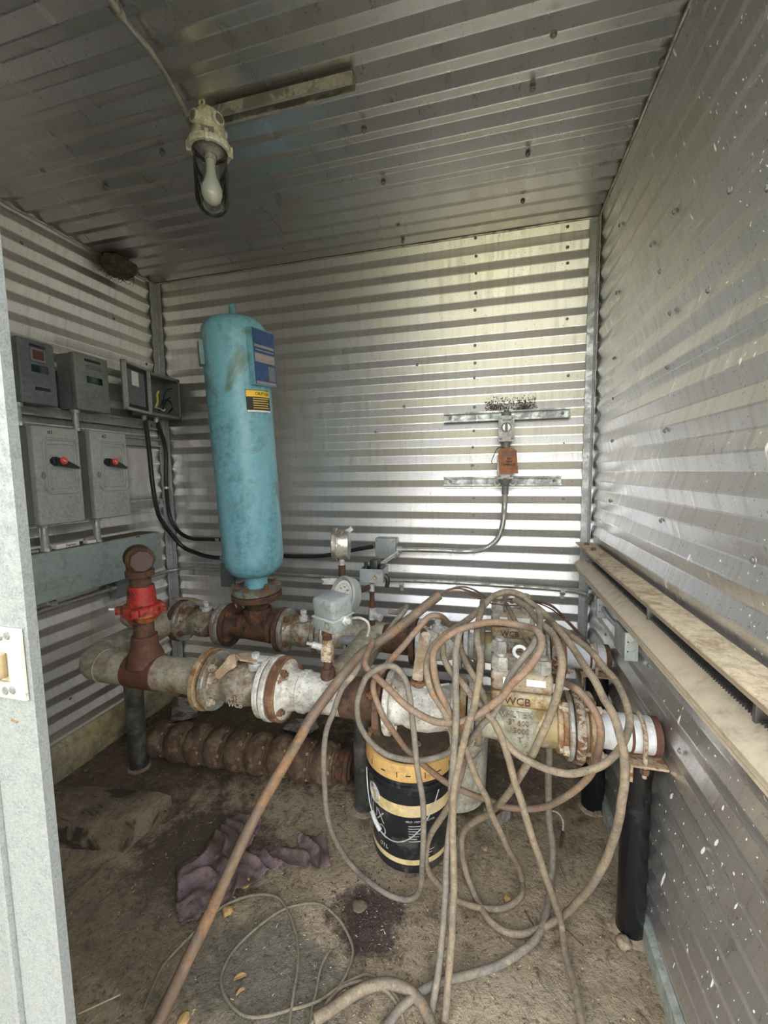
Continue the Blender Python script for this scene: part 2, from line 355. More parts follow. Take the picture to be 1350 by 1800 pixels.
def floor_mat():
    m, nt, b = nodes('dirt_floor')
    tc = nt.nodes.new('ShaderNodeTexCoord'); vec = tc.outputs['Object']
    n1 = nz(nt, 2.2, 8, .62, vec, dist=.8); n2 = nz(nt, 17, 8, .72, vec); n3 = nz(nt, 75, 4, .7, vec); n4 = nz(nt, 7, 8, .72, vec, stretch=(1.6, 1, 1), dist=1.6)
    c = ramp(nt, n1, [(.30, (.22, .16, .10)), (.5, (.36, .275, .175)), (.68, (.46, .365, .24))])
    c = mixc(nt, ramp(nt, n2, [(.38, (.0, .0, .0)), (.66, (.75, .75, .75))]), c, (.50, .395, .265))
    c = mixc(nt, ramp(nt, n2, [(.33, (.7, .7, .7)), (.44, (0, 0, 0))]), c, (.15, .105, .065))
    c = mixc(nt, ramp(nt, n4, [(.34, (.8, .8, .8)), (.46, (0, 0, 0))]), c, (.14, .10, .062))
    c = mixc(nt, ramp(nt, n4, [(.56, (0, 0, 0)), (.70, (.6, .6, .6))]), c, (.55, .44, .30))
    def patch(cx, cy, rx, ry, col, amt, edge=.35):
        nonlocal c
        mp = nt.nodes.new('ShaderNodeMapping'); mp.vector_type = 'POINT'
        mp.inputs['Location'].default_value = (-cx/rx, -cy/ry, 0); mp.inputs['Scale'].default_value = (1/rx, 1/ry, 0)
        nt.links.new(vec, mp.inputs[0]); ln = nt.nodes.new('ShaderNodeVectorMath'); ln.operation = 'LENGTH'; nt.links.new(mp.outputs[0], ln.inputs[0])
        d = mth(nt, 'ADD', ln.outputs['Value'], mth(nt, 'MULTIPLY', mth(nt, 'SUBTRACT', n2, .5), 1.6))
        k = ramp(nt, d, [(.75-edge*.5, (amt,)*3), (.95+edge*.5, (0, 0, 0))])
        c = mixc(nt, k, c, col)
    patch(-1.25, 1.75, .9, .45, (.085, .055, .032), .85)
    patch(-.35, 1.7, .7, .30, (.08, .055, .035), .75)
    patch(-1.5, 1.35, .5, .28, (.10, .065, .040), .75)  # dark shading painted into the dirt colour around the left post
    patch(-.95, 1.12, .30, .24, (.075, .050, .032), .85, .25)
    patch(-1.0, .85, .5, .17, (.15, .12, .08), .55)
    patch(-.55, .85, .26, .15, (.20, .18, .135), .85, .15)
    patch(-.33, 1.04, .125, .11, (.070, .042, .036), .92, .2)
    patch(-.86, 1.14, .075, .045, (.42, .38, .30), .55, .3)
    patch(.12, .93, .28, .10, (.43, .36, .25), .55)
    patch(.02, .78, .16, .10, (.50, .45, .36), .5)
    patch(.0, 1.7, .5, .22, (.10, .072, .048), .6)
    c = mixc(nt, ramp(nt, n3, [(.58, (0, 0, 0)), (.68, (.55, .55, .55))]), c, (.45, .37, .26))
    c = mixc(nt, ramp(nt, n3, [(.34, (.7, .7, .7)), (.44, (0, 0, 0))]), c, (.08, .055, .035))
    nt.links.new(c, b.inputs['Base Color'])
    nt.links.new(ramp(nt, n1, [(.3, (.62,)*3), (.6, (.95,)*3)]), b.inputs['Roughness'])
    bump(nt, b, mth(nt, 'ADD', mth(nt, 'ADD', n2, n4), mth(nt, 'MULTIPLY', n3, .6)), 1.0, .02)
    return m
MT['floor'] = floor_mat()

# ------------------------------------------------------------------ room shell
PER, AMP = .0765, .0105
def corr(t):
    """trapezoid rib profile, 0..1"""
    u = (t/PER) % 1.0
    if u < .06: return 1.0
    if u < .5: return 1-(u-.06)/.44
    if u < .56: return 0.0
    return (u-.56)/.44
def corr_pts(a, b, ph=0):
    ts = {a, b}; k = math.floor((a-ph)/PER)-1
    while ph+k*PER < b+PER:
        for u in (0, .06, .5, .56):
            t = ph+(k+u)*PER
            if a < t < b: ts.add(t)
        k += 1
    return sorted(ts)
def corr_sheet(u0, u1, v0, v1, ph, f, un=100, off=0, mat=0, back=.03):
    """u: along ribs, v: across; f(u,v,depth)->world"""
    mb = MB(); vs = corr_pts(v0, v1, ph); us = [u0+(u1-u0)*i/un for i in range(un+1)]
    for u in us:
        for v in vs:
            w = .0010*noise.noise(V((u*3, v*3, 1.7)))
            mb.v.append(V(f(u, v, corr(v-ph)*AMP+off+w)))
    n = len(vs)
    for i in range(un):
        for j in range(n-1): mb.f.append([i*n+j, i*n+j+1, (i+1)*n+j+1, (i+1)*n+j]); mb.m.append(0)
    c = len(mb.v)   # closed back so that the sheet has thickness
    mb.v += [V(f(u0, v0, -back)), V(f(u0, v1, -back)), V(f(u1, v1, -back)), V(f(u1, v0, -back))]
    mb.f += [[c, c+1, c+2, c+3], [c, c+1]+[j for j in range(n-1, -1, -1)], [c+3, c+2]+[un*n+j for j in range(n-1, -1, -1)]]
    mb.f += [[c, c+3]+[i*n for i in range(un, -1, -1)], [c+1, c+2]+[i*n+n-1 for i in range(un, -1, -1)]]; mb.m += [0]*5
    return mb
def join(*ms):
    o = MB()
    for q in ms: o.add(q.v, q.f)
    return o
xs_seam1, xs_seam2 = aty(836, 640, WB).x, aty(545, 640, WB).x
wb = join(corr_sheet(WL-.02, xs_seam2, 0, CH, .02, lambda u, v, d: (u, WB-d, v), off=.0),
          corr_sheet(xs_seam2, xs_seam1, 0, CH, .02, lambda u, v, d: (u, WB-d, v), off=.0012),
          corr_sheet(xs_seam1, WR+.02, 0, CH, .02, lambda u, v, d: (u, WB-d, v), off=.003))
wall_back = struct(wb.build('wall_back', MT['wall_b'], angle=8, origin=(0, WB, 0)))
wall_left = struct(corr_sheet(WF, WB, 0, CH, .045, lambda u, v, d: (WL+d, u, v)).build('wall_left', MT['wall_l'], angle=8, origin=(WL, 1, 0)))
zseam = atx(1200, 632, WR-.01).z
wr = join(corr_sheet(WF, WB, 0, zseam, .01, lambda u, v, d: (WR-d, u, v)), corr_sheet(WF, WB, zseam-.01, CH, .01, lambda u, v, d: (WR-d, u, v), off=.0025))
wall_right = struct(wr.build('wall_right', MT['wall_r'], angle=8, origin=(WR, 1, 0)))
PER = .081
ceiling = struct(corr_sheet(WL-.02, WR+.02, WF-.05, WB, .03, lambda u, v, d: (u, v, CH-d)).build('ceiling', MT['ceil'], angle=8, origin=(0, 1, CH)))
PER = .0765
# front wall: panel left of the doorway and the header above it
JX = -.530
fw = MB(); fw.box(((WL+JX-.09)/2-.0, WF+.02, 1.165), (JX-.09-WL, .04, CH)); fw.box(((JX+WR)/2, WF+.02, 2.30), (WR-JX, .04, .06))
struct(fw.build('wall_front', MT['galv'], smooth=False))

# floor
fm = MB(); nx, ny = 170, 170; x0, x1, y0, y1 = WL-.02, 1.4, -.5, WB
def fz(x, y):
    h = .010*noise.fractal(V((x*3, y*3, 0)), 1, 2, 4)+.0035*noise.noise(V((x*22, y*22, 3)))
    return h*.7-.004
for j in range(ny+1):
    for i in range(nx+1):
        x = x0+(x1-x0)*i/nx; y = y0+(y1-y0)*j/ny; fm.v.append(V((x, y, fz(x, y))))
for j in range(ny):
    for i in range(nx): a = j*(nx+1)+i; fm.f.append([a, a+1, a+nx+2, a+nx+1]); fm.m.append(0)
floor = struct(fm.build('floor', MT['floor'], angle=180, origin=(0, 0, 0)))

# corner flashing, skirtings
def wavy(p0, ex, ez, w, L, name, mat, t=.0025):
    mb = MB(); n = 160; p0, ex, ez = V(p0), V(ex), V(ez); nn = ex.cross(ez)
    for i in range(n+1):
        h = L*i/n; wv = w+.003*math.sin(h*2*PI/PER)
        for q in (p0+ez*h, p0+ez*h+ex*wv): mb.v += [q, q+nn*t]
    for i in range(n):
        a = i*4; b2 = a+4
        for q in ((a, a+2, b2+2, b2), (a+1, b2+1, b2+3, a+3), (a, b2, b2+1, a+1), (a+2, a+3, b2+3, b2+2)): mb.f.append(list(q)); mb.m.append(0)
    return mb
t = wavy((WR-.016, WB-.017, 0), (0, -1, 0), (0, 0, 1), .034, CH-.012, 'trim_2', None)
t.box((WR-.033, WB-.016, CH/2), (.034, .003, CH-.03)); t.cyl((WR-.018, WB-.018, 0), (WR-.018, WB-.018, CH-.02), .005, seg=10)
struct(t.build('trim_2', MT['galv']))
t = wavy((WL+.016, WB-.017, 0), (0, -1, 0), (0, 0, 1), .034, CH-.012, 'trim_3', None)
t.box((WL+.033, WB-.016, CH/2), (.034, .003, CH-.03)); t.cyl((WL+.018, WB-.018, 0), (WL+.018, WB-.018, CH-.02), .005, seg=10)
struct(t.build('trim_3', MT['galv']))
t = MB()
t.tube([V((WL+.02+(WR-WL-.04)*i/30, WB-.016+.002*math.sin(i*1.3), CH-.014)) for i in range(31)], .004, 8)
struct(t.build('trim_4', MT['conduit']))
t = MB(); t.tube([V((WR-.015, WF+.05+(WB-WF-.07)*i/30, CH-.014+.002*math.sin(i*1.7))) for i in range(31)], .005, 8)
struct(t.build('trim_5', MT['conduit']))
t = MB(); t.tube([V((WL+.015, WF+.05+(WB-WF-.07)*i/30, CH-.014+.002*math.sin(i*1.7))) for i in range(31)], .005, 8)
struct(t.build('trim_6', MT['conduit']))
t = MB(); t.prism([(0, -.01), (.032, -.01), (.026, .13), (.012, .15), (0, .15)], (WL+.002, WF+.05, 0), (1, 0, 0), (0, 0, 1), (0, 1, 0), WB-WF-.06)
struct(t.build('baseboard_left', MT['kerb']))
t = MB(); t.prism([(0, -.01), (-.02, -.01), (-.018, .045), (-.012, .05), (0, .05)], (WR-.001, WF+.02, 0), (1, 0, 0), (0, 0, 1), (0, 1, 0), WB-WF-.03)
struct(t.build('baseboard_right', MT['kerbr']))
t = MB(); t.prism([(0, -.01), (-.03, -.01), (-.026, .11), (-.012, .12), (0, .12)], (WL+.04, WB-.002, 0), (0, 1, 0), (0, 0, 1), (1, 0, 0), WR-WL-.07)
struct(t.build('baseboard_back', MT['kerb']))

# sheet-metal screws in the walls, each a part of its wall
def screw_mesh():
    mb = MB(); mb.hexp((0, 0, 0), (0, 0, 1), .0045, .004); mb.lathe((0, 0, -.0005), (0, 0, 1), [(0, 0), (0, .007), (.0012, .0065), (.0012, 0)], 12)
    o = mb.build('screw', MT['castdark'], origin=(0, 0, 0)); return o
proto_screw = screw_mesh(); SM = proto_screw.data; bpy.data.objects.remove(proto_screw)
def screw(parent, p, d, s=1.0):
    o = bpy.data.objects.new('screw', SM); COL.objects.link(o); o.parent = parent
    o.location = V(p)-wloc(parent); o.rotation_euler = V(d).to_track_quat('Z', 'Y').to_euler(); o.scale = (s, s, s); return o
for (x, y) in [(836,418),(837,450),(837,480),(836,515),(835,545),(835,607),(835,638),(834,664),(834,715),(833,757),(831,786),(830,818),(833,875),(832,905),(831,935),(733,641),(998,434),(998,462),(997,560),(1043,562),(999,660),(1040,660),(1040,723),(991,779),(1038,779),(990,876),(1034,876),(987,970),(1035,972),(710,714),(660,759),(476,697),(300,1103),(950,1058),(1025,1000),(1030,1028),(1030,1086),(705,425),(905,398),(998,398)]:
    screw(wall_back, aty(x, y, WB-AMP-.001), (0, -1, 0))
for (x, y) in [(973,61),(936,157),(928,272),(919,355),(674,322),(700,395),(640,230),(708,425),(1165,110),(285,270),(75,300),(185,330)]:
    screw(ceiling, atz(x, y, CH-AMP-.001), (0, 0, -1), 1.25)
for (x, y) in [(1089,396),(1145,430),(1160,477),(1185,372),(1084,515),(1178,550),(1079,630),(1078,700),(1173,645),(1169,757),(1076,775),(1072,880),(1162,915),(1245,510),(1283,335),(1350,330),(1325,985),(1140,1170),(1195,1320),(1140,1360),(1160,1320),(1245,1560),(1063,1020),(1065,1115)]:
    screw(wall_right, atx(x, y, WR-AMP-.001), (-1, 0, 0))
for (x, y) in [(38,427),(13,560),(200,560),(258,640),(70,1160),(124,1228)]:
    screw(wall_left, atx(x, y, WL+AMP+.001), (1, 0, 0))

# ------------------------------------------------------------------ door jamb with strike plate (structure)
jb = MB()
prof = [(-.085, -.004), (-.078, -.004), (-.076, .003), (-.072, 0), (0, 0), (.0, .012), (-.004, .012), (-.004, .004), (-.081, .004), (-.081, .045), (-.085, .045)]
jb.prism(prof, (JX, WF-.004, -.02), (1, 0, 0), (0, 1, 0), (0, 0, 1), 2.2)
jb.box((JX-.20, WF+.005, 1.08), (.23, .02, 2.2), .003)
jamb = struct(jb.build('trim_1', MT['galvjamb'], angle=25))
jb = MB()
zc = 1.062; xc = JX-.034
sp = MB(); W2, H2 = .027, .044
def ringplate(mb, cx, y, cz, ow, oh, iw, ih, th, icx=0):
    for (a, b_, c_, d_) in ((-ow, -iw+icx, -oh, oh), (iw+icx, ow, -oh, oh), (-iw+icx, iw+icx, -oh, -ih), (-iw+icx, iw+icx, ih, oh)):
        if b_-a > 1e-5 and d_-c_ > 1e-5: mb.box((cx+(a+b_)/2, y, cz+(c_+d_)/2), (b_-a, th, d_-c_))
ringplate(sp, xc, WF-.0065, zc, W2, H2, .011, .024, .003, -.007)
sp.box((xc-.007, WF-.0042, zc), (.022, .001, .048))
plate = sp.build('strike_plate', MT['lampbody'], jamb); plate['label'] = 'cream-painted strike plate'
MB().cyl((xc-.010, WF-.010, zc-.018), (xc-.010, WF-.010, zc+.012), .0085, seg=20, bev=.001).build('latch_roller', MT['brass'], plate)
for (dx, dz) in ((-.006, .033), (.006, .035), (.006, -.033), (-.006, -.035)):
    MB().lathe((xc+dx, WF-.008, zc+dz), (0, -1, 0), [(0, 0), (0, .0055), (.0015, .004), (.002, 0)], 14).build('screw', MT['castdark'], plate)
c = MB(); c.lathe((JX-.036, WF-.003, zc-.075), (0, -1, 0), [(0, 0), (0, .009), (.0022, .0045), (.0015, 0)], 12, sx=.5, sy=1)
c.build('screw', MT['dullflange'], jamb)

# ------------------------------------------------------------------ pipes, flanges, valves
def bolts(parent, x, Y, Z, r, n, size, side, mat, ph=.3, sub=None):
    for k in range(n):
        a = 2*PI*k/n+ph
        p = V((x, Y+r*math.cos(a), Z+r*math.sin(a)))
        mb = MB(); mb.hexp(p, (side, 0, 0), size, size*1.1); mb.cyl(p+V((side*size, 0, 0)), p+V((side*size*1.7, 0, 0)), size*.5, seg=10)
        mb.build('bolt', mat, parent)
def disc(name, x0, x1, Y, Z, r, mat, parent, bore=0, bev=.003):
    mb = MB(); L = x1-x0
    mb.lathe((x0, Y, Z), (1, 0, 0), [(0, bore), (0, r-bev), (bev, r), (L-bev, r), (L, r-bev), (L, bore)] if not bore else [(0, bore), (0, r-bev), (bev, r), (L-bev, r), (L, r-bev), (L, bore), (0, bore)], 44)
    return mb.build(name, mat, parent)
def barrel(name, prof, Y, Z, mat, parent, seg=44):
    mb = MB(); x0 = prof[0][0]
    mb.lathe((x0, Y, Z), (1, 0, 0), [(0, 0)]+[(x-x0, r) for x, r in prof]+[(prof[-1][0]-x0, 0)], seg)
    return mb.build(name, mat, parent)

FY, FZ, RY, RZ = 1.14, .607, 1.60, .606
CX = -1.43
# A: galvanised-look silver return pipe with elbow (front run, left)
P = thing('steel_pipe', 'dusty silver pipe with elbow, running from behind the red coupling to the front valve', 'pipe', (-1.15, FY, FZ-.06))
mb = MB(); cpts = [V((-.915, FY, FZ)), V((-1.34, FY, FZ))]
for k in range(9): a = k/8*PI/2; cpts.append(V((-1.34-.09*math.sin(a), FY+.09-.09*math.cos(a), FZ)))
cpts.append(V((CX-.015, RY-.05, FZ)))
mb.tube(cpts, .0565, 40); mb.build('pipe', MT['silver'], P, angle=60)
for q, d in ((V((-1.335, FY, FZ)), V((1, 0, 0))), (V((CX, FY+.10, FZ)), V((0, 1, 0)))):
    MB().lathe(q-d*.003, d, [(0, .056), (.001, .0585), (.005, .0585), (.006, .056)], 36).build('weld_bead', MT['silver'], P)
MB().lathe((CX-.006, 1.385, FZ), (0, 1, 0), [(0, .056), (0, .064), (.012, .064), (.012, .056)], 36).build('collar', MT['silver'], P)
disc('flange', -.915, -.893, FY, FZ, .098, MT['tanflange'], P)
# rusty saddle + riser with red coupling
rx = -1.158
P = thing('riser_pipe', 'rusty vertical riser with red hammer-union coupling and capped tee on the left pipe', 'pipe', (rx, FY, .55))
mb = MB()
mb.lathe((rx-.062, FY, FZ), (1, 0, 0), [(0, .0575), (.001, .0605), (.12, .0605), (.121, .0575)], 40)
mb.lathe((rx, FY, FZ+.03), (0, 0, 1), [(0, .064), (.035, .055), (.06, .043), (.085, .042), (.10, .041), (.105, .0)], 32)
mb.build('saddle', MT['primer'], P)
MB().cyl((rx, FY, FZ+.12), (rx, FY, 1.0), .0325, seg=32).build('riser', MT['rust'], P)
mb = MB(); mb.lathe((rx, FY, .79), (0, 0, 1), [(0, .033), (.0, .044), (.014, .052), (.022, .062), (.035, .064), (.052, .064), (.056, .060), (.058, .046), (.085, .0435), (.12, .0415), (.122, .040), (.122, .033)], 40)
for a in (3.75, .45, 5.2):
    mb.box((rx+.066*math.cos(a), FY+.066*math.sin(a), .832), (.03, .024, .028), .005, Matrix.Rotation(a, 3, 'Z'))
red = mb.build('coupling', MT['redpaint'], P); red['label'] = 'scuffed red hammer-union coupling'
nz_ = MB(); pz = V((rx-.060, FY-.045, .838)); nz_.cyl(pz, pz+V((-.02, -.012, .002)), .004, seg=10); nz_.build('grease_nipple', MT['white'], P)
mb = MB(); mb.lathe((rx, FY, .945), (0, 0, 1), [(0, .034), (0, .044), (.02, .045), (.022, .040), (.05, .04)], 32)
PD = V((.80, -.60, 0)); mb.lathe(V((rx, FY, 1.005))-PD*.045, PD, [(0, 0), (0, .038), (.012, .044), (.075, .044), (.08, .040), (.08, 0)], 32)
mb.build('tee', MT['rustdark'], P)
MB().lathe(V((rx, FY, 1.003))+PD*.034, PD, [(0, 0), (0, .036), (.02, .037), (.024, .034), (.024, 0)], 8, ph=.2).build('plug', MT['capmaroon'], P)

def ball_valve(name, label, x0, x1, Y, Z, fr, body, fl1, fl2, br=.062, bm=None, mod=0):
    P = thing('ball_valve', label, 'valve', ((x0+x1)/2, Y, Z-fr))
    L = x1-x0
    barrel('body', [(x0+.012, .052), (x0+.012, .070), (x0+.03, .060), (x0+.05, br-.006), (x0+.3*L, br), (x0+.45*L, br+.006), (x0+.6*L, br+.005), (x0+.75*L, br-.002), (x1-.03, .055), (x1-.014, .06)], Y, Z, body, P)
    disc('flange', x0, x0+.018, Y, Z, fr, fl1, P); disc('flange', x1-.018, x1, Y, Z, fr, fl2, P)
    bolts(P, x0+.018, Y, Z, fr*.80, 4, .013, 1, bm or MT['boltrust'], ph=.6)
    return P
# front ball valve (brown, with long flat handle)
P = ball_valve('', 'brown-stained ball valve with flat tan handle on front pipe, next to the silver pipe', -.884, -.675, FY, FZ, .094, MT['silverrust'], MT['dullflange'], MT['whitepaint'], .064, MT['boltpale'])
st = V((-.725, FY-.005, FZ+.068))
mb = MB(); mb.cyl(st-V((0, 0, .012)), st+V((0, 0, .012)), .024, seg=20, bev=.003); mb.cyl(st+V((0, 0, .01)), st+V((0, 0, .036)), .013, seg=16)
mb.hexp(st+V((0, 0, .03)), (0, 0, 1), .014, .012); mb.box(st+V((.012, .004, .022)), (.05, .03, .012), .003)
mb.build('stem', MT['castpaint'], P)
def strap(pts, w, t, wdir):
    mb = MB(); wd = V(wdir).normalized(); pts = spline(pts, 6); n = len(pts)
    for i, p in enumerate(pts):
        tg = (pts[min(i+1, n-1)]-pts[max(i-1, 0)]).normalized(); s_ = (wd-tg*wd.dot(tg)).normalized(); up = tg.cross(s_)
        ww = w*(.55 if i in (0, n-1) else 1)
        for a, c_ in ((-1, -1), (1, -1), (1, 1), (-1, 1)): mb.v.append(p+s_*(a*ww/2)+up*(c_*t/2))
    for i in range(n-1):
        for k in range(4): a = i*4+k; b2 = i*4+(k+1) % 4; mb.f.append([a, b2, b2+4, a+4]); mb.m.append(0)
    mb.f += [[3, 2, 1, 0], [n*4-4, n*4-3, n*4-2, n*4-1]]; mb.m += [0, 0]; return mb
h0 = st+V((.01, 0, .022))
strap([h0, aty(420, 1155, FY-.02), aty(400, 1170, FY-.06), aty(380, 1191, FY-.09)], .042, .006, (.3, 1, 0)).build('handle', MT['handle'], P)
text('3', .026, (-.765, FY-.0695, FZ+.008), (1, 0, 0), (0, 0, 1), MT['silver'], P, ext=.0015, lift=.0)
text('JR-150', .022, (-.765, FY-.069, FZ-.014), (1, 0, 0), (0, 0, 1), MT['silver'], P, ext=.0015, lift=.0)
text('WCB', .022, (-.765, FY-.066, FZ-.036), (1, .0, 0), (0, .2, 1), MT['silver'], P, ext=.0015, lift=.0)

# white reducer + rusty length
P = thing('pipe_spool', 'white reducer spool with rust patch, bolted to the brown-stained front valve', 'pipe', (-.55, FY, FZ-.1))
disc('flange', -.668, -.650, FY, FZ, .100, MT['whitepaint'], P)
disc('flange', -.646, -.618, FY, FZ, .098, MT['rustorange'], P).__setitem__('label', 'orange-rusted flange')
barrel('reducer', [(-.618, .090), (-.606, .068), (-.585, .060), (-.57, .060), (-.566, .064), (-.55, .064), (-.546, .058), (-.43, .058)], FY, FZ, MT['whitepaint'], P)
bolts(P, -.618, FY, FZ, .078, 4, .013, 1, MT['boltrust'], ph=.5)
P = thing('pipe_spool', 'rough rusty pipe length with rusty flange, left of the white valve with the handle', 'pipe', (-.36, FY, FZ-.1))
barrel('pipe', [(-.43, .057), (-.42, .060), (-.34, .060), (-.318, .060)], FY, FZ, MT['rust'], P)
disc('flange', -.318, -.298, FY, FZ, .095, MT['rust'], P)
bolts(P, -.318, FY, FZ, .078, 4, .012, -1, MT['boltrust'], ph=.9)
# middle white ball valve
P = ball_valve('', 'white-painted ball valve with upright flat handle in the middle of the front pipe', -.292, -.085, FY, FZ, .090, MT['whitepaint'], MT['whitepaint'], MT['whitepaint'], .062, MT['boltpale'])
st = V((-.196, FY, FZ+.066))
mb = MB(); mb.cyl(st-V((0, 0, .012)), st+V((0, 0, .010)), .022, seg=20, bev=.003); mb.cyl(st, st+V((0, 0, .03)), .012, seg=14); mb.hexp(st+V((0, 0, .024)), (0, 0, 1), .014, .012)
mb.box(st+V((0, 0, .006)), (.055, .03, .01), .003)
mb.build('stem', MT['rustorange'], P)
hp = [aty(734, 1196, FY-.02), aty(735, 1183, FY-.012), aty(738, 1162, FY+.02), aty(744, 1135, FY+.06), aty(750, 1112, FY+.09)]
strap(hp, .030, .006, (1, .15, 0)).build('handle', MT['handle'], P)
mb = MB(); mb.cyl(aty(745, 1208, FY-.04), aty(790, 1202, FY-.04), .003, seg=8); mb.build('stop_rod', MT['castpaint'], P)
P = thing('pipe_spool', 'short white flanged spool between the middle white valve and the front check valve', 'pipe', (-.03, FY, FZ-.09))
disc('flange', -.079, -.061, FY, FZ, .088, MT['tanflange'], P); disc('flange', -.057, -.039, FY, FZ, .086, MT['whitepaint'], P)
bolts(P, -.039, FY, FZ, .07, 4, .012, 1, MT['boltpale'], ph=.5)

def check_valve(label, Y, Z, dark=0):
    x0, x1 = -.035, .196; xc = .079; h = .076
    P = thing('check_valve', label, 'valve', (xc, Y, Z-.1))
    mb = MB()
    mb.lathe((x0, Y, Z), (1, 0, 0), [(0, 0), (0, .056), (.06, .060), (.115, .066), (.17, .062), (x1-x0, .060), (x1-x0, 0)], 44)
    mb.lathe((xc, Y, Z-.088), (0, 0, 1), [(0, 0), (.002, .028), (.012, .046), (.03, .060), (.06, .070), (.10, .073), (.14, .072), (.165, .070)], 44)
    mb.build('body', MT['castvalve'], P)
    mb = MB(); mb.box((xc, Y, Z+.090), (h*2, h*2, .040), .010, seg=3); mb.build('body_flange', MT['bonnet'], P)
    mb = MB(); mb.box((xc, Y, Z+.1385), (h*2, h*2, .052), .012, seg=3); mb.build('bonnet', MT['cover'], P)
    for sx in (-1, 1):
        for sy in (-1, 1):
            p = V((xc+sx*.052, Y+sy*.052, Z+.164)); mb = MB(); mb.hexp(p, (0, 0, 1), .0235, .034, ph=.3)
            mb.cyl(p+V((0, 0, .033)), p+V((0, 0, .041)), .013, seg=16, bev=.002); mb.build('stud_nut', MT['nut'], P)
    lug = MB(); lug.tube([V((xc+.0+.016*math.cos(a*PI/6), Y+.01, Z+.185+.016*math.sin(a*PI/6))) for a in range(12)], .005, 10, closed=True)
    lug.cyl((xc, Y+.01, Z+.160), (xc, Y+.01, Z+.172), .007, seg=12); lug.build('lifting_eye', MT['white'], P)
    for (dx, w) in ((-.033, .026), (.034, .046)):
        MB().box((xc+dx, Y-h-.0005, Z+.143), (w, .0012, .017)).build('label_plate', MT['white'], P)
    ez = (0, 0, 1)
    text('WCB', .028, (xc-.01, Y-h, Z+.089), (1, 0, 0), ez, MT['rustdark'], P, ext=.0012)
    text('VALTEK', .023, (xc-.012, Y-.0735, Z+.052), (1, 0, 0), ez, MT['dullflange'], P, ext=.002)
    text('3" 600', .020, (xc-.006, Y-.0735, Z+.030), (1, 0, 0), ez, MT['dullflange'], P, ext=.002)
    text('15000', .020, (xc-.004, Y-.0735, Z+.008), (1, 0, 0), ez, MT['dullflange'], P, ext=.002)
    text('T', .018, (xc-.002, Y-.073, Z-.016), (1, 0, 0), (0, .3, 1), MT['rustorange'], P, ext=.0015)
    disc('flange', x0-.002, x0+.016, Y, Z, .084, MT['dullflange'], P)
    mb = MB(); mb.lathe((.168, Y, Z), (1, 0, 0), [(0, .058), (.004, .071), (.014, .072), (.018, .066), (.032, .066)], 40); mb.build('neck_ring', MT['tanflange'], P)
    disc('flange', x1, x1+.013, Y, Z, .086, MT['dullflange'], P)
    bolts(P, x1, Y, Z, .073, 4, .013, -1, MT['boltpale'], ph=.45)
    return P
check_valve('front cast swing check valve, ochre bonnet under four grey nuts, lettered 15000', FY, FZ)
check_valve('rear cast check valve half hidden by the front one, its bonnet under the cables', RY, RZ)

def end_pipe(label, Y, Z, flm, pm, cap, xe):
    P = thing('pipe_end', label, 'pipe', (.32, Y, Z-.09))
    disc('flange', .212, .234, Y, Z, .090, MT['cracked'], P)
    disc('gasket', .234, .246, Y, Z, .070, MT['brass'], P)
    disc('flange', .246, .262, Y, Z, .089, flm, P)
    for k in range(4):
        a = PI/2*k+.45; p = V((.262, Y+.073*math.cos(a), Z+.073*math.sin(a))); mb = MB(); mb.hexp(p, (1, 0, 0), .012, .014); mb.cyl(p+V((-.03, 0, 0)), p+V((.022, 0, 0)), .006, seg=10); mb.build('bolt', MT['boltpale'], P)
    barrel('pipe', [(.262, .050), (.275, .0455), (xe-.022, .0455)], Y, Z, pm, P)
    barrel('end_cap', [(xe-.022, .0455), (xe-.020, .047), (xe-.006, .047), (xe-.002, .035)], Y, Z, cap, P)
    mb = MB(); mb.lathe((xe-.075, Y, Z), (1, 0, 0), [(0, .0455), (.001, .0463), (.006, .0463), (.007, .0455)], 40); mb.build('tape_stripe', MT['primer'], P)
    return P
end_pipe('white pipe end with rust stripe beside right wall, front run', FY, FZ, MT['tanflange'], MT['whitepipe'], MT['primer'], WR-.012)
end_pipe('shorter-looking pale pipe end at the rear run, under the wall conduit box', RY, RZ, MT['rustorange'], MT['whitepipe'], MT['primer'], WR-.012)

# rear manifold
P = thing('steel_pipe', 'rear silver header pipe with rounded end cap by the left wall', 'pipe', (-1.57, RY, RZ-.06))
barrel('pipe', [(-1.73, .02), (-1.725, .035), (-1.712, .047), (-1.69, .054), (-1.665, .0565), (-1.43, .0565), (-1.415, .062)], RY, RZ, MT['silver'], P)
MB().lathe((-1.668, RY, RZ), (1, 0, 0), [(0, .056), (.001, .0585), (.005, .0585), (.006, .056)], 36).build('weld_bead', MT['silver'], P)
disc('flange', -1.415, -1.395, RY, RZ, .094, MT['rust'], P)
P = ball_valve('', 'dull silver ball valve with drooping brown handle, first on the rear run at left', -1.39, -1.172, RY, RZ, .092, MT['silverrust'], MT['dullflange'], MT['dullflange'], .060)
st = V((-1.262, RY-.005, RZ+.066))
mb = MB(); mb.cyl(st-V((0, 0, .012)), st+V((0, 0, .010)), .022, seg=20, bev=.003); mb.cyl(st, st+V((0, 0, .034)), .012, seg=14); mb.hexp(st+V((0, 0, .028)), (0, 0, 1), .013, .012); mb.box(st+V((0, 0, .006)), (.05, .03, .01), .003)
mb.build('stem', MT['castpaint'], P)
strap([st+V((0, 0, .026)), aty(352, 1057, RY), aty(330, 1052, RY+.01), aty(304, 1052, RY+.03)], .024, .005, (.2, 1, .0)).build('handle', MT['handle'], P)
text('WCB', .022, (-1.27, RY-.067, RZ-.01), (1, 0, 0), (0, 0, 1), MT['silver'], P, ext=.0015)
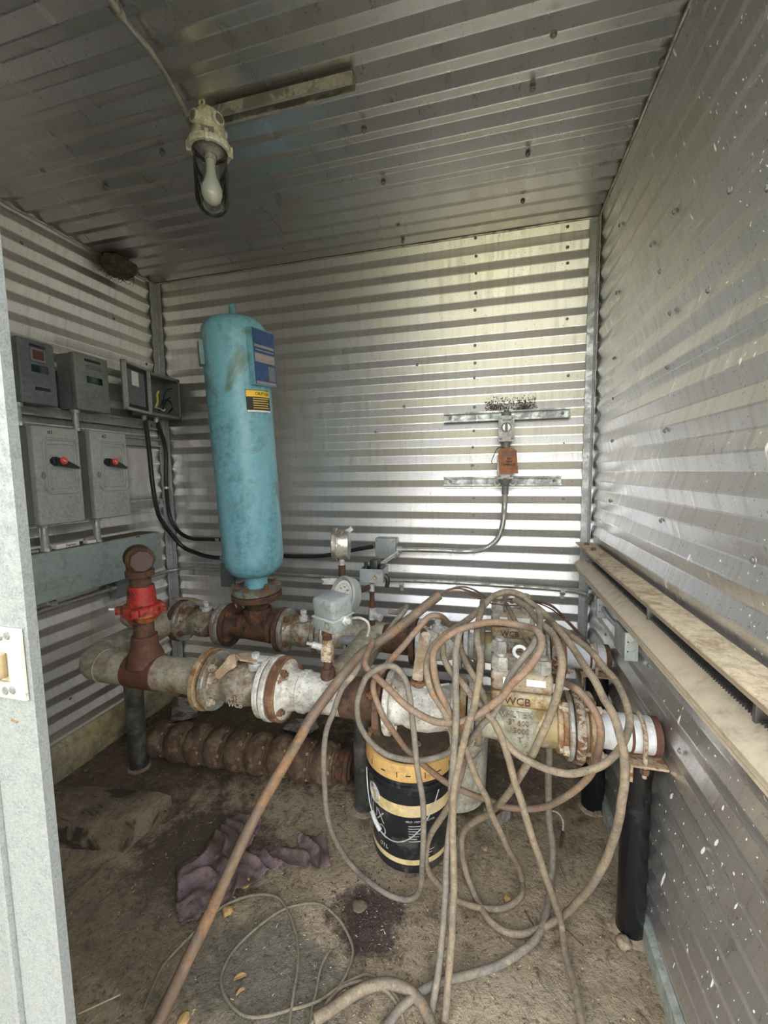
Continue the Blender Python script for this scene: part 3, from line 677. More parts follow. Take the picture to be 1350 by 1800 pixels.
# rusty tee under the tank
P = thing('pipe_tee', 'dark rusty flanged tee carrying the blue tank', 'pipe fitting', (-1.0, RY, RZ-.1))
disc('flange', -1.168, -1.152, RY, RZ, .094, MT['dullflange'], P); disc('flange', -1.148, -1.128, RY, RZ, .096, MT['rustdark'], P)
mb = MB(); mb.lathe((-1.13, RY, RZ), (1, 0, 0), [(0, 0), (0, .075), (.02, .060), (.07, .056), (.13, .060), (.18, .062), (.20, .066), (.215, .06), (.225, .052), (.24, .052), (.24, 0)], 40)
mb.lathe((-1.0, RY, RZ), (0, 0, 1), [(0, 0), (0, .055), (.05, .054), (.07, .052), (.085, .048), (.14, .046)], 40)
mb.lathe((-1.0, RY, RZ+.062), (0, 0, 1), [(0, .05), (0, .062), (.028, .060), (.03, .046)], 8)
mb.build('body', MT['rustdark'], P)
bolts(P, -1.128, RY, RZ, .077, 4, .013, 1, MT['boltrust'], ph=.6)
P2 = ball_valve('', 'rust-specked silver ball valve on the rear run, behind the grey pressure switch', -.868, -.70, RY, RZ, .092, MT['silverrust'], MT['dullflange'], MT['dullflange'], .062)
disc('flange', -.890, -.871, RY, RZ, .095, MT['rust'], P)
st = V((-.765, RY-.03, RZ+.07)); mb = MB(); mb.cyl(st-V((0, 0, .014)), st+V((0, 0, .010)), .020, seg=20, bev=.003); mb.cyl(st, st+V((0, 0, .03)), .012, seg=14); mb.hexp(st+V((0, 0, .022)), (0, 0, 1), .015, .012)
mb.build('stem', MT['castpaint'], P2)
text('150', .022, (-.80, RY-.068, RZ+.01), (1, 0, 0), (0, 0, 1), MT['silver'], P2, ext=.0015)
text('WCB', .022, (-.80, RY-.068, RZ-.014), (1, 0, 0), (0, 0, 1), MT['silver'], P2, ext=.0015)
P = thing('pipe_spool', 'dusty silver pipe length of the rear run behind the two gauges', 'pipe', (-.56, RY, RZ-.09))
disc('flange', -.695, -.678, RY, RZ, .09, MT['dullflange'], P)
barrel('pipe', [(-.678, .07), (-.66, .060), (-.56, .057), (-.42, .057)], RY, RZ, MT['silver'], P)
P = thing('pipe_spool', 'rusty red-brown pipe length with flange at the rear, under the thick brown cable', 'pipe', (-.34, RY, RZ-.09))
barrel('pipe', [(-.42, .056), (-.41, .058), (-.305, .058)], RY, RZ, MT['rust'], P)
disc('flange', -.305, -.285, RY, RZ, .096, MT['rust'], P)
P = ball_valve('', 'grey-white ball valve of the rear run, right of the rusty flange', -.28, -.105, RY, RZ, .090, MT['whitepaint'], MT['castpaint'], MT['castpaint'], .062)
st = V((-.20, RY-.02, RZ+.07)); mb = MB(); mb.cyl(st-V((0, 0, .014)), st+V((0, 0, .010)), .022, seg=20, bev=.003); mb.cyl(st, st+V((0, 0, .03)), .012, seg=14); mb.hexp(st+V((0, 0, .022)), (0, 0, 1), .014, .012); mb.box(st, (.06, .02, .01), .003)
mb.build('stem', MT['castpaint'], P)
P = thing('pipe_spool', 'pair of grey flanges on the rear run just left of the rear check valve', 'pipe', (-.07, RY, RZ-.09))
disc('flange', -.098, -.080, RY, RZ, .088, MT['castpaint'], P); disc('flange', -.06, -.041, RY, RZ, .084, MT['dullflange'], P)
barrel('pipe', [(-.082, .05), (-.058, .05)], RY, RZ, MT['whitepaint'], P)
# cross pipe in the middle
P = thing('steel_pipe', 'silver cross pipe joining front and rear runs, under the thick brown cable', 'pipe', (-.47, 1.37, FZ-.06))
MB().cyl((-.47, FY+.04, FZ), (-.47, RY-.045, FZ), .0565, seg=36).build('pipe', MT['silver'], P)
MB().lathe((-.47, 1.20, FZ), (0, 1, 0), [(0, .056), (0, .068), (.02, .068), (.02, .056)], 36).build('collar', MT['silver'], P)
P = thing('steel_channel', 'short grey steel channel behind the small pressure switch', 'channel', (-.52, 1.50, .67))
mb = MB(); a = aty(598, 1128, 1.50); b_ = aty(660, 1126, 1.50); mb.box((a+b_)/2, ((b_-a).length, .04, .022), .002)
P2 = mb.build('bar', MT['galv'], P); mb = MB(); mb.box(aty(608, 1147, 1.50), (.012, .03, .07), .002); mb.build('leg', MT['galv'], P)

# posts
def post(label, x, y, h, r, mat, br=None, matb=None, Y=None, ub=None):
    P = thing('support_post', label, 'post', (x, y, 0))
    MB().cyl((x, y, -.01), (x, y, h), r, seg=36).build('post', mat, P)
    mb = MB(); n = 20; mb.lathe((x, y, -.012), (0, 0, 1), [(0, r+.016), (.014, r+.010), (.02, r+.001)], n); mb.build('grout_foot', MT['stone'], P)
    return P
P = post('glossy black pipe post by the right wall carrying the front white pipe end', .387, 1.185, .545, .035, MT['postblack'])
br = MB(); br.prism([(-.047, 0), (.037, 0), (.037, -.006), (-.041, -.006), (-.041, -.045), (-.047, -.045)], (.385, FY-.06, .560), (1, 0, 0), (0, 0, 1), (0, 1, 0), .12)
br.build('angle_bracket', MT['bracket'], P)
ux = .372; ub = MB(); up = [V((ux, FY-.052, .525)), V((ux, FY-.052, FZ))]+[V((ux, FY-.052*math.cos(k*PI/10), FZ+.052*math.sin(k*PI/10))) for k in range(1, 10)]+[V((ux, FY+.052, FZ)), V((ux, FY+.052, .525))]
ub.tube(up, .0055, 10); ub.build('u_bolt', MT['boltpale'], P)
MB().hexp((ux, FY-.052, .550), (0, 0, -1), .011, .014).build('nut', MT['boltrust'], P)
P = post('black pipe post under the rear white pipe end, right rear', .385, 1.63, .545, .040, MT['postblack'])
br = MB(); br.prism([(-.07, 0), (.035, 0), (.035, -.006), (-.064, -.006), (-.064, -.04), (-.07, -.04)], (.385, RY-.06, .560), (1, 0, 0), (0, 0, 1), (0, 1, 0), .12)
br.build('angle_bracket', MT['bracket'], P)
ux = .365; ub = MB(); up = [V((ux, RY-.052, .525)), V((ux, RY-.052, FZ))]+[V((ux, RY-.052*math.cos(k*PI/10), RZ+.052*math.sin(k*PI/10))) for k in range(1, 10)]+[V((ux, RY+.052, FZ)), V((ux, RY+.052, .525))]
ub.tube(up, .0055, 10); ub.build('u_bolt', MT['boltpale'], P)
post('black pipe post left of the black bucket, under the silver cross pipe', -.463, 1.417, FZ-.056, .036, MT['postworn'])
P = post('scuffed black post at the left end of the rusty pump bowls', -1.50, 1.40, FZ-.10, .037, MT['postworn'])
mb = MB(); mb.box((-1.462, 1.40, FZ-.077), (.14, .075, .042), .003); mb.build('cross_saddle', MT['postworn'], P)

# ------------------------------------------------------------------ blue tank
tb = V((-1.0, RY, RZ+.148)); ttop = aty(407, 535, 1.52)
ax = (ttop-tb); TL = ax.length; ax.normalize()
P = thing('surge_tank', 'tall leaning light-blue cylindrical tank with navy plate and caution label', 'tank', tb)
mb = MB(); mb.lathe(tb, ax, [(-.012, 0), (-.012, .104), (-.008, .108), (.010, .108), (.014, .104), (.014, 0)], 44); mb.build('lower_flange', MT['rustdark'], P)
mb = MB(); mb.lathe(tb+ax*.016, ax, [(0, 0), (0, .100), (.003, .103), (.022, .103), (.025, .098), (.025, 0)], 44); mb.build('upper_flange', MT['tankflange'], P)
ex = (V((1, 0, 0))-ax*ax.x).normalized(); ey = ax.cross(ex)
for k in range(6):
    a = k*PI/3-.5; q = tb+ax*.041+(ex*math.cos(a)+ey*math.sin(a))*.082
    m2 = MB(); m2.hexp(q, ax, .013, .014); m2.cyl(q+ax*.013, q+ax*.022, .007, seg=10); m2.build('bolt', MT['boltrust'], P)
MB().cyl(tb+ax*.035, tb+ax*.11, .05, seg=32).build('neck', MT['tank'], P)
r = .127; H0 = .085; H1 = TL-.05
pr = [(H0, 0), (H0+.002, .04), (H0+.010, .075), (H0+.028, .103), (H0+.055, .120), (H0+.09, r), (H1-.07, r), (H1-.045, .122), (H1-.022, .106), (H1-.008, .082), (H1, .05), (H1+.002, 0)]
shell = MB().lathe(tb, ax, pr, 64).build('shell', MT['tank'], P, angle=50)
mb = MB(); mb.lathe(tb, ax, [(H1-.004, .0), (H1-.002, .028), (H1+.008, .016), (H1+.018, .013), (H1+.042, .012), (H1+.050, .008), (H1+.052, 0)], 20); mb.build('top_nozzle', MT['tanktop'], P)
# curved plates on the shell: angle measured around the axis
def skin(a0, a1, h0, h1, rad, th, nseg=10):
    mb = MB()
    for i in range(nseg+1):
        a = a0+(a1-a0)*i/nseg; d = ex*math.cos(a)+ey*math.sin(a)
        for h, rr in ((h0, rad), (h1, rad), (h1, rad+th), (h0, rad+th)): mb.v.append(tb+ax*h+d*rr)
    for i in range(nseg):
        for k in range(4): p = i*4+k; q = i*4+(k+1) % 4; mb.f.append([p, q, q+4, p+4]); mb.m.append(0)
    mb.f += [[0, 1, 2, 3], [nseg*4, nseg*4+3, nseg*4+2, nseg*4+1]]; mb.m += [0, 0]; return mb
vdir = (CAM-(tb+ax*.9)); va = math.atan2(vdir.dot(ey), vdir.dot(ex))
# plate bracket stands off the shell, on the right of the side that faces the door
pa = va+R(48); dd = ex*math.cos(pa)+ey*math.sin(pa); sd = ax.cross(dd)
def plateobj(name, h0, h1, w0, w1, off, th, mat, parent):
    mb = MB(); c0 = tb+dd*(r+off); pts = []
    mb.prism([(w0, h0), (w1, h0), (w1, h1), (w0, h1)], c0, sd, ax, dd, th); return mb.build(name, mat, parent)
hp0, hp1 = H1-.275, H1-.065
bk = plateobj('plate_bracket', hp0, hp1, -.062, .062, -.022, .034, MT['tank'], P)
np_ = plateobj('name_plate', hp0+.003, hp1-.003, -.060, .066, .0125, .0015, MT['navy'], P); np_['label'] = 'navy name plate with grey bands'
plateobj('plate_band', hp0+.085, hp0+.118, -.056, .060, .0142, .0008, MT['plateband'], np_)
plateobj('plate_band', hp0+.140, hp0+.150, -.056, .060, .0142, .0008, MT['plateband'], np_)
plateobj('plate_band', hp0+.128, hp0+.132, -.050, .056, .0142, .0008, MT['plateband'], np_)
plateobj('plate_band', hp0+.004, hp0+.014, -.056, .060, .0142, .0008, MT['plateband'], np_)
plateobj('plate_band', hp0+.020, hp0+.075, .018, .058, .0142, .0006, MT['switchside'], np_)
ca0, ca1 = va+R(10), va+R(62); hc1 = hp0-.018; hc0 = hc1-.085
cl = skin(ca0, ca1, hc0, hc1, r+.0003, .0008, 12).build('caution_label', MT['ink'], P); cl['label'] = 'black and yellow caution label'
skin(ca0+.01, ca1-.01, hc1-.026, hc1-.002, r+.0012, .0005, 12).build('caution_header', MT['cautionyellow'], cl)
for k in range(5): skin(ca0+R(12), ca1-R(4+3*(k % 2)), hc1-.034-.009*k, hc1-.030-.009*k, r+.0012, .0005, 8).build('print_line', MT['gold'], cl)
skin(ca0+.01, ca1-.01, hc0+.001, hc0+.008, r+.0012, .0005, 8).build('print_line', MT['white'], cl)
cm = (ca0+ca1)/2; cd_ = ex*math.cos(cm)+ey*math.sin(cm)
for ch, aa in zip('CAUTION', [-.22+.075*k for k in range(7)]):
    a = cm+.10+aa*1.0; d_ = ex*math.cos(a)+ey*math.sin(a)
    text(ch, .017, tb+ax*(hc1-.014)+d_*(r+.0018), ax.cross(d_)*1, ax, MT['ink'], cl, ext=.0003)
la = va-R(80); d_ = ex*math.cos(la)+ey*math.sin(la); s_ = ax.cross(d_)
mb = MB(); mb.prism([(-.03, H1-.19), (.03, H1-.19), (.03, H1-.10), (-.03, H1-.10)], tb+d_*(r-.01), s_, ax, d_, .022); mb.build('side_lug', MT['tanktop'], P)
# pipe stub left of the flange
mb = MB(); mb.tube(spline([aty(410, 1027, RY-.02), aty(411, 1050, RY-.05), aty(416, 1068, RY-.05)], 6), .004, 8); tag(mb.build('steel_rod', MT['conduit']), 'thin grey steel rod standing left of the tank flange', 'rod')

# ------------------------------------------------------------------ lamp and ceiling gear
lc = atz(372, 190, CH-.02); lc = V((lc.x, lc.y, CH))
hx, hy = -.70, 1.04
lt = aty(366, 205, 1.125)
lx, ly = lt.x, lt.y
zt = aty(368, 196, ly).z; zcol = aty(366, 252, ly).z; zb = aty(368, 380, ly).z
P = thing('explosion_proof_lamp', 'cream explosion-proof ceiling lamp with clear glass jar and bulb', 'lamp', (lx, ly, zb))
mb = MB(); hh_ = zt-zcol; mb.lathe((lx, ly, zcol-.004), (0, 0, 1), [(0, .04), (.002, .050), (.014, .050), (.018, .044), (hh_*.6, .043), (hh_*.85, .040), (hh_, .030), (hh_+.006, .0)], 12)
port = []
for aa in (3.05, -.35, -1.9, 1.2):
    p = V((lx+.040*math.cos(aa), ly+.040*math.sin(aa), zcol+hh_*.52)); d = V((math.cos(aa), math.sin(aa), 0)); mb.cyl(p-d*.012, p+d*.010, .018, seg=18, bev=.002); port.append((p+d*.010, d))
mb.cyl((lx, ly, zt), (lx, ly, CH-.012), .012, seg=12)
hs = mb.build('housing', MT['lampbody'], P)
for q_, d in port[1:]: MB().lathe(q_, d, [(-.002, .011), (.001, .012), (.0012, 0)], 14).build('port_plug', MT['castdark'], hs)
mb = MB(); mb.tube([V((lx+.008*math.cos(a*PI/5), ly-.026, zt+.004+.008*math.sin(a*PI/5))) for a in range(10)], .0035, 8, closed=True); mb.build('eyelet', MT['lampbody'], P)
mb = MB(); mb.lathe((lx, ly, zcol-.026), (0, 0, 1), [(0, .048), (0, .056), (.004, .059), (.016, .059), (.018, .054), (.028, .053), (.030, .04)], 40)
for k in range(4): a = k*PI/2+.5; mb.box((lx+.056*math.cos(a), ly+.056*math.sin(a), zcol-.018), (.014, .012, .028), .003, Matrix.Rotation(a, 3, 'Z'))
mb.build('collar', MT['lampbody'], P)
va2 = math.atan2(-ly, -lx); d = V((math.cos(va2-.05), math.sin(va2-.05), 0)); s_ = V((0, 0, 1)).cross(d)
MB().prism([(-.017, -.006), (.016, -.006), (.016, .007), (-.017, .007)], V((lx, ly, zcol-.001))+d*.0535, s_, V((0, 0, 1)), d, .0015).build('data_plate', MT['switchside'], P)
gl = zcol-.02-zb; gr = .046
prof = [(gl, gr)]+[(gr-gr*math.cos(t), gr*math.sin(t)) for t in [PI/2*(9-k)/9 for k in range(10)]]
prof[-1] = (0, 0)
MB().lathe((lx, ly, zb), (0, 0, 1), prof, 40).build('glass_jar', MT['glass'], P, angle=80)
bz = zb+.030
bh = zcol-.035-bz
MB().lathe((lx, ly, bz), (0, 0, 1), [(0, 0), (.003, .012), (.012, .023), (.027, .029), (.042, .0285), (.060, .021), (.078, .0145), (.092, .0125), (bh, .012), (bh, 0)], 28).build('bulb', MT['bulb'], P, angle=60)
mb = MB(); mb.cyl((lx, ly, bz+bh-.012), (lx, ly, zcol-.008), .016, seg=20); mb.lathe((lx, ly, zcol-.034), (0, 0, 1), [(0, .018), (.010, .034), (.016, .040), (.016, 0)], 24); mb.build('socket', MT['castpaint'], P)
# conduit along the ceiling into the lamp
c1 = atz(215, 30, CH-.03); c0 = atz(180, -20, CH-.03); c2 = atz(268, 95, CH-.03); 
cc = spline([c0, c1, atz(240, 62, CH-.03), c2, aty(300, 147, c2.y*.55+ly*.45), V((lx-.05, ly+.005, zcol+.05))], 8)
P = thing('ceiling_conduit', 'grey conduit slanting along the ceiling into the lamp', 'conduit', c1)
MB().tube(cc, .0075, 12).build('conduit', MT['conduit'], P)
MB().tube([cc[6]+(cc[8]-cc[6])*k/4 for k in range(5)], .0105, 12).build('coupling', MT['conduit'], P)
mb = MB(); mb.tube([c1+V((0, -.012, .0)), c1+V((0, -.012, .028)), ], .005, 6); mb.box(c1+V((-.012, 0, .018)), (.03, .02, .004)); mb.build('strap_clip', MT['castdark'], P)
MB().tube([cc[-1]-(cc[-1]-cc[-6])*.55, cc[-1]], .0115, 14).build('fitting', MT['conduit'], P)
# strut behind the lamp
s0 = atz(392, 205, CH-.03); s1 = atz(622, 148, CH-.03); dv = (s1-s0); dv.z = 0; L = dv.length; dv.normalize(); sn = V((-dv.y, dv.x, 0))
cprof = [(-.018, 0), (.018, 0), (.018, -.028), (.010, -.028), (.010, -.025), (.015, -.025), (.015, -.004), (-.015, -.004), (-.015, -.025), (-.010, -.025), (-.010, -.028), (-.018, -.028)]
mb = MB(); mb.prism(cprof, V((s0.x, s0.y, CH-.011))-dv*.03, sn, V((0, 0, 1)), dv, L+.03)
tag(mb.build('strut_channel', MT['conduit'], smooth=False), 'steel strut channel on the ceiling behind the lamp', 'strut channel')
# nest in the corner
nc = atz(208, 468, CH-.05); P = thing('insect_nest', 'dark ragged mud nest where ceiling meets left wall', 'nest', nc)
mb = MB(); nn = 26
for i in range(nn+1):
    for j in range(nn):
        th = PI*i/nn; ph = 2*PI*j/nn; d = V((math.sin(th)*math.cos(ph), math.sin(th)*math.sin(ph), math.cos(th)))
        k = 1+.35*noise.fractal(d*2.5, 1, 2, 4)+.12*noise.noise(d*11)
        q = nc+V((d.x*.060*k, d.y*.075*k, d.z*.048*k)); mb.v.append(q)
for i in range(nn):
    for j in range(nn): a = i*nn+j; b2 = i*nn+(j+1) % nn; mb.f.append([a, b2, b2+nn, a+nn]); mb.m.append(0)
mb.build('mud', MT['nest'], P, angle=180)
mb = MB()
for k in range(46):
    a = random.uniform(0, 2*PI); q = nc+V((.052*math.cos(a), .07*math.sin(a), random.uniform(-.045, .025))); e = q+V((random.uniform(-.03, .03), random.uniform(-.03, .03), random.uniform(-.035, .01)))
    mb.tube([q, (q+e)/2+V((0, 0, -.006)), e], [.0012, .001, .0004], 5)
tag(mb.build('straw_fringe', MT['nest'], P), kind='stuff')

# ------------------------------------------------------------------ electrical gear on the left wall
def rectx(tl, tr, br_, bl, X):
    q = [atx(*p, X) for p in (tl, tr, br_, bl)]
    return (q[0].y+q[3].y)/2, (q[1].y+q[2].y)/2, (q[2].z+q[3].z)/2, (q[0].z+q[1].z)/2
WX = WL+.012
def cab(label, y0, y1, z0, z1, X, mat, side, name='enclosure'):
    P = thing(name, label, 'electrical box', (WX, (y0+y1)/2, z0))
    mb = MB(); mb.box(((WX+.035+X-.03)/2, (y0+y1)/2, (z0+z1)/2), (X-.03-WX-.035, y1-y0-.006, z1-z0-.006), .004); mb.build('body', side, P)
    mb = MB(); mb.box((X-.015, (y0+y1)/2, (z0+z1)/2), (.032, y1-y0, z1-z0), .006, seg=3); d = mb.build('door', mat, P)
    return P, d
SX, SZ = (0, 1, 0), (0, 0, 1)
def facebox(mb, X, y, z, w, h, t=.003, bev=.0): mb.box((X+t/2, y, z), (t, w, h), bev); return mb
# box 1
X = -1.655
y0, y1, z0, z1 = rectx((28, 589), (94, 607), (103, 714), (39, 709), X)
P, D = cab('dark blue-grey meter enclosure with framed maroon display, top row at left', y0, y1, z0, z1, X, MT['boxdark'], MT['boxdark'])
w = y1-y0; h = z1-z0; yc = (y0+y1)/2; X0 = X
fr = facebox(MB(), X, yc+.01*w, z1-.23*h, w*.40, h*.21, .006, .002).build('display_frame', MT['galvjamb'], D)
facebox(MB(), X+.006, yc+.01*w, z1-.23*h, w*.30, h*.14, .001).build('display', MT['maroon'], fr)
facebox(MB(), X, yc+.02*w, z1-.09*h, w*.42, h*.04, .004, .001).build('hood', MT['black'], D)
facebox(MB(), X, yc+.05*w, z1-.44*h, w*.46, h*.115, .003, .002).build('window', MT['glassdark'], D)
facebox(MB(), X, yc+.08*w, z1-.75*h, w*.42, h*.05, .004, .002).build('name_bar', MT['black'], D)
# box 2
y0b, y1b, z0b, z1b = rectx((137, 620), (189, 633), (195, 727), (145, 721), X)
y0b -= .02
P, D = cab('green-grey meter enclosure second in the top row', y0b, y1b, z0b, z1b, X, MT['boxgreen'], MT['boxdark'])
w = y1b-y0b; h = z1b-z0b; yc = (y0b+y1b)/2
facebox(MB(), X, yc+.02*w, z1b-.10*h, w*.46, h*.045, .004, .001).build('hood', MT['black'], D)
facebox(MB(), X, yc+.05*w, z1b-.21*h, w*.44, h*.075, .003, .002).build('name_bar', MT['boxdark'], D)
facebox(MB(), X, yc+.05*w, z1b-.44*h, w*.46, h*.12, .003, .002).build('window', MT['glassdark'], D)
MB().lathe((X, yc+.07*w, z1b-.72*h), (1, 0, 0), [(0, 0), (0, .010), (.004, .009), (.005, 0)], 16).build('lock', MT['castdark'], D)
# open box with swung door
y0c, y1c, z0c, z1c = rectx((257, 656), (317, 666), (318, 737), (262, 729), X)
y1c = min(y1c, WB-.03)
P = thing('enclosure', 'grey open junction enclosure with loose wires, door swung out to the left', 'electrical box', (WX, (y0c+y1c)/2, z0c))
mb = MB(); yc = (y0c+y1c)/2; zc_ = (z0c+z1c)/2; w = y1c-y0c; h = z1c-z0c; t = .004; xb = WX+.035
mb.box((xb, yc, zc_), (t, w, h)); mb.box(((xb+X)/2, y0c+t/2, zc_), (X-xb, t, h)); mb.box(((xb+X)/2, y1c-t/2, zc_), (X-xb, t, h))
mb.box(((xb+X)/2, yc, z0c+t/2), (X-xb, w, t)); mb.box(((xb+X)/2, yc, z1c-t/2), (X-xb, w, t))
for a, bb, c_, dd_ in ((y0c+.006, zc_, .014, h), (y1c-.006, zc_, .014, h), (yc, z0c+.006, w, .014), (yc, z1c-.006, w, .014)): mb.box((X+.002, a, bb), (.006, c_, dd_), .001)
mb.build('body', MT['switchside'], P)
hinge = MB(); hinge.cyl((X+.006, y0c-.003, z0c+.01), (X+.006, y0c-.003, z1c-.01), .005, seg=10); hinge.build('hinge', MT['castdark'], P)
q1 = atx(231, 678, X+.06); ex_ = (atx(216, 678, X+.055)-V((X+.012, y0c-.008, 0))); ex_.z = 0; dwl = ex_.length; ex_.normalize(); dn_ = V((0, 0, 1)).cross(ex_)*-1
dp = MB(); o0 = V((X+.012, y0c-.008, z0c)); dw = dwl
def dbox(u0, u1, v0, v1, w0, w1): 
    mbx = MB(); mbx.prism([(u0, v0), (u1, v0), (u1, v1), (u0, v1)], o0+dn_*w0, ex_, V((0, 0, 1)), dn_, w1-w0); return mbx
nin = ex_.cross(V((0, 0, 1)))
dn_ = nin if nin.dot(CAM-o0) > 0 else -nin
dd_ = dbox(0, dw, -.004, h+.004, -.006, 0).build('door', MT['boxdark'], P)
for u0, u1, v0, v1 in ((0, .010, -.004, h+.004), (dw-.010, dw, -.004, h+.004), (0, dw, -.004, .007), (0, dw, h-.007, h+.004)): dbox(u0, u1, v0, v1, 0, .016).build('door_rim', MT['switchgrey'], dd_)
for u0, u1, v0, v1 in ((.012, .026, .01, h-.01), (dw-.030, dw-.014, .01, h-.01), (.012, dw-.012, .01, .026), (.012, dw-.012, h-.026, h-.01)): dbox(u0, u1, v0, v1, 0, .004).build('gasket', MT['black'], dd_)
dbox(.075, .125, h*.55, h*.86, 0, .0012).build('inspection_label', MT['white'], dd_)
for k, (m_, p_) in enumerate([('yellow', [(274, 715), (277, 706), (276, 694), (279, 688)]), ('white', [(272, 716), (280, 718), (288, 722), (290, 719)]), ('rubber', [(286, 712), (290, 690), (302, 683), (312, 690), (310, 712), (300, 722)]), ('rubber', [(279, 722), (286, 705), (296, 704), (303, 715), (296, 726)]), ('rubber', [(284, 722), (296, 700), (310, 706), (309, 722)])]):
    mb = MB(); mb.tube(spline([atx(a, b_, X-.03-.006*k) for a, b_ in p_], 6), .0028 if m_ != 'yellow' else .005, 7)
    mb.build('wire', MT[m_], P)
for yy in (y0c+.02, y0c+.10):
    MB().cyl((X-.05, yy, z0c-.028), (X-.05, yy, z0c+.002), .0125, seg=14).build('cable_gland', MT['galv'], P)
# disconnect switches
def disconnect(label, tl, tr, br_, bl, X, num):
    a0, a1, b0, b1 = rectx(tl, tr, br_, bl, X)
    P, D = cab(label, a0, a1, b0, b1, X, MT['switchgrey'], MT['switchside'], 'disconnect_switch'); w = a1-a0; h = b1-b0
    yc = (a0+a1)/2+.06*w
    def rrect(yc, zc, w, h, rad, n=5):
        pts = []
        for cx_, cz_, s0 in ((w/2-rad, h/2-rad, 0), (-w/2+rad, h/2-rad, 1), (-w/2+rad, -h/2+rad, 2), (w/2-rad, -h/2+rad, 3)):
            for k in range(n+1): a = (s0+k/n)*PI/2; pts.append(V((X+.001, yc+cx_+rad*math.cos(a), zc+cz_+rad*math.sin(a))))
        return pts
    zc_ = b0+.60*h
    MB().tube(rrect(yc, zc_, w*.74, h*.55, .02), .0060, 8, closed=True).build('embossed_frame', MT['switchgrey'], D)
    MB().tube(rrect(yc, zc_, w*.62, h*.46, .014), .0040, 8, closed=True).build('embossed_frame', MT['switchgrey'], D)
    zk = b0+.64*h
    plt = facebox(MB(), X, yc, zk, w*.50, h*.15, .003, .001).build('operator_plate', MT['galv'], D)
    mb = MB(); y_ = yc-.10*w; mb.lathe((X+.002, y_-.07*w, zk+.004), (1, 0, 0), [(0, 0), (0, .017), (.016, .016), (.018, .012), (.018, 0)], 20, m=0)
    mb.prism([(0, -.015), (0, .015), (.03, .012), (w*.50, -.020), (w*.50, -.027)], V((X+.008, y_-.02, zk+.002)), V((0, 1, 0)), V((0, 0, 1)), V((1, 0, 0)), .018)
    hd = mb.build('handle', MT['black'], D)
    b3 = MB(); b3.lathe((X+.026, y_+.03*w, zk+.006), (1, 0, 0), [(0, 0), (0, .0145), (.004, .0145), (.006, .012), (.006, 0)], 24); b3.build('red_button', MT['red'], hd)
    MB().box((X+.0325, y_+.03*w, zk+.006), (.001, .014, .003), 0, Matrix.Rotation(-.5, 3, 'X')).build('button_mark', MT['white'], hd)
    mb = MB(); mb.tube([V((X+.010, a0+.13*w+.006*math.cos(k*PI/5), b0+.50*h+.008*math.sin(k*PI/5))) for k in range(10)], .0022, 6, closed=True); mb.box((X+.004, a0+.13*w, b0+.515*h), (.01, .004, .018)); mb.build('hasp', MT['conduit'], D)
    facebox(MB(), X, a0+.36*w, b1-.055*h, w*.30, h*.06, .0008).build('tape_label', MT['castpaint'], D)
    text(num, .020, (X+.001, a0+.36*w, b1-.055*h), SX, SZ, MT['ink'], D, ext=.0004)
    for k in (0, 1): facebox(MB(), X, a0+(.45+.1*k)*w, b0+.205*h, .010, .004, .0008).build('sticker', MT['maroon'], D)
    return a0, a1, b0, b1
s1 = disconnect('grey disconnect switch marked #1, left of the pair, red-centred black handle', (54, 748), (137, 754), (151, 915), (72, 925), -1.635, '#1')
s2 = disconnect('grey disconnect switch marked #2, right of the pair, red-centred black handle', (156, 758), (222, 761), (230, 905), (171, 913), -1.635, '#2')
# wireway trough
Xt = -1.66; za = (atx(48, 978, Xt).z+atx(284, 934, Xt).z)/2; zb_ = (atx(284, 1010, Xt).z+atx(60, 1050, Xt).z)/2; ye = atx(284, 970, Xt).y
P = thing('wireway_trough', 'long grey-green wireway box with dusty top below the disconnect switches', 'wireway', (WX, 1.3, zb_))
mb = MB(); mb.box(((WX+Xt)/2, (ye+.62)/2, (za+zb_)/2), (Xt-WX, ye-.62, za-zb_), .003); bd = mb.build('body', MT['trough'], P)
mb = MB(); mb.box((Xt+.0015, (ye+.62)/2, (za+zb_)/2), (.003, ye-.625, za-zb_-.004), .001); mb.build('front_cover', MT['trough'], P)
mb = MB(); mb.box(((WX+Xt)/2-.004, (ye+.62)/2, za+.0008), (Xt-WX-.018, ye-.64, .0022)); mb.build('dust_layer', MT['dirt'], P)
for px, py in ((241, 941),): facebox(MB(), Xt+.003, atx(px, py, Xt).y, za-.004, .022, .004, .002).build('latch_slot', MT['black'], P)
# scraps on the trough
def scrap(name, label, p, size, rz, mat, cat='debris', bev=.001):
    mb = MB(); mb.box(V(p), size, bev, Matrix.Rotation(rz, 3, 'Z')); return tag(mb.build(name, mat), label, cat)
q = atx(118, 957, Xt-.02); sb = scrap('breaker_label_strip', 'white plastic fuse carton lying on the wireway between the two conduits', (Xt-.03, q.y, za+.012), (.03, .10, .018), .05, MT['white'], 'carton')
text('Furnas', .016, (Xt-.0145, q.y+.012, za+.012), SX, SZ, MT['ink'], sb, ext=.0004)
q = atx(160, 946, Xt-.02); scrap('carton', 'small white box end on the wireway beside the right conduit', (Xt-.03, q.y, za+.009), (.03, .038, .013), -.1, MT['white'], 'carton')
mb = MB(); q = atx(150, 940, Xt-.05)
mb.lathe((Xt-.045, q.y-.01, za+.012), (.2, 1, .1), [(0, 0), (0, .010), (.012, .016), (.03, .018), (.045, .012), (.05, 0)], 9); tag(mb.build('paper_scrap', MT['paper'], angle=10), 'crumpled tan paper scrap on the wireway', 'debris')
q = atx(62, 968, Xt-.03); scrap('switch_part', 'pale plastic part lying on the wireway at the far left', (Xt-.04, q.y, za+.006), (.02, .03, .008), .3, MT['castpaint'])
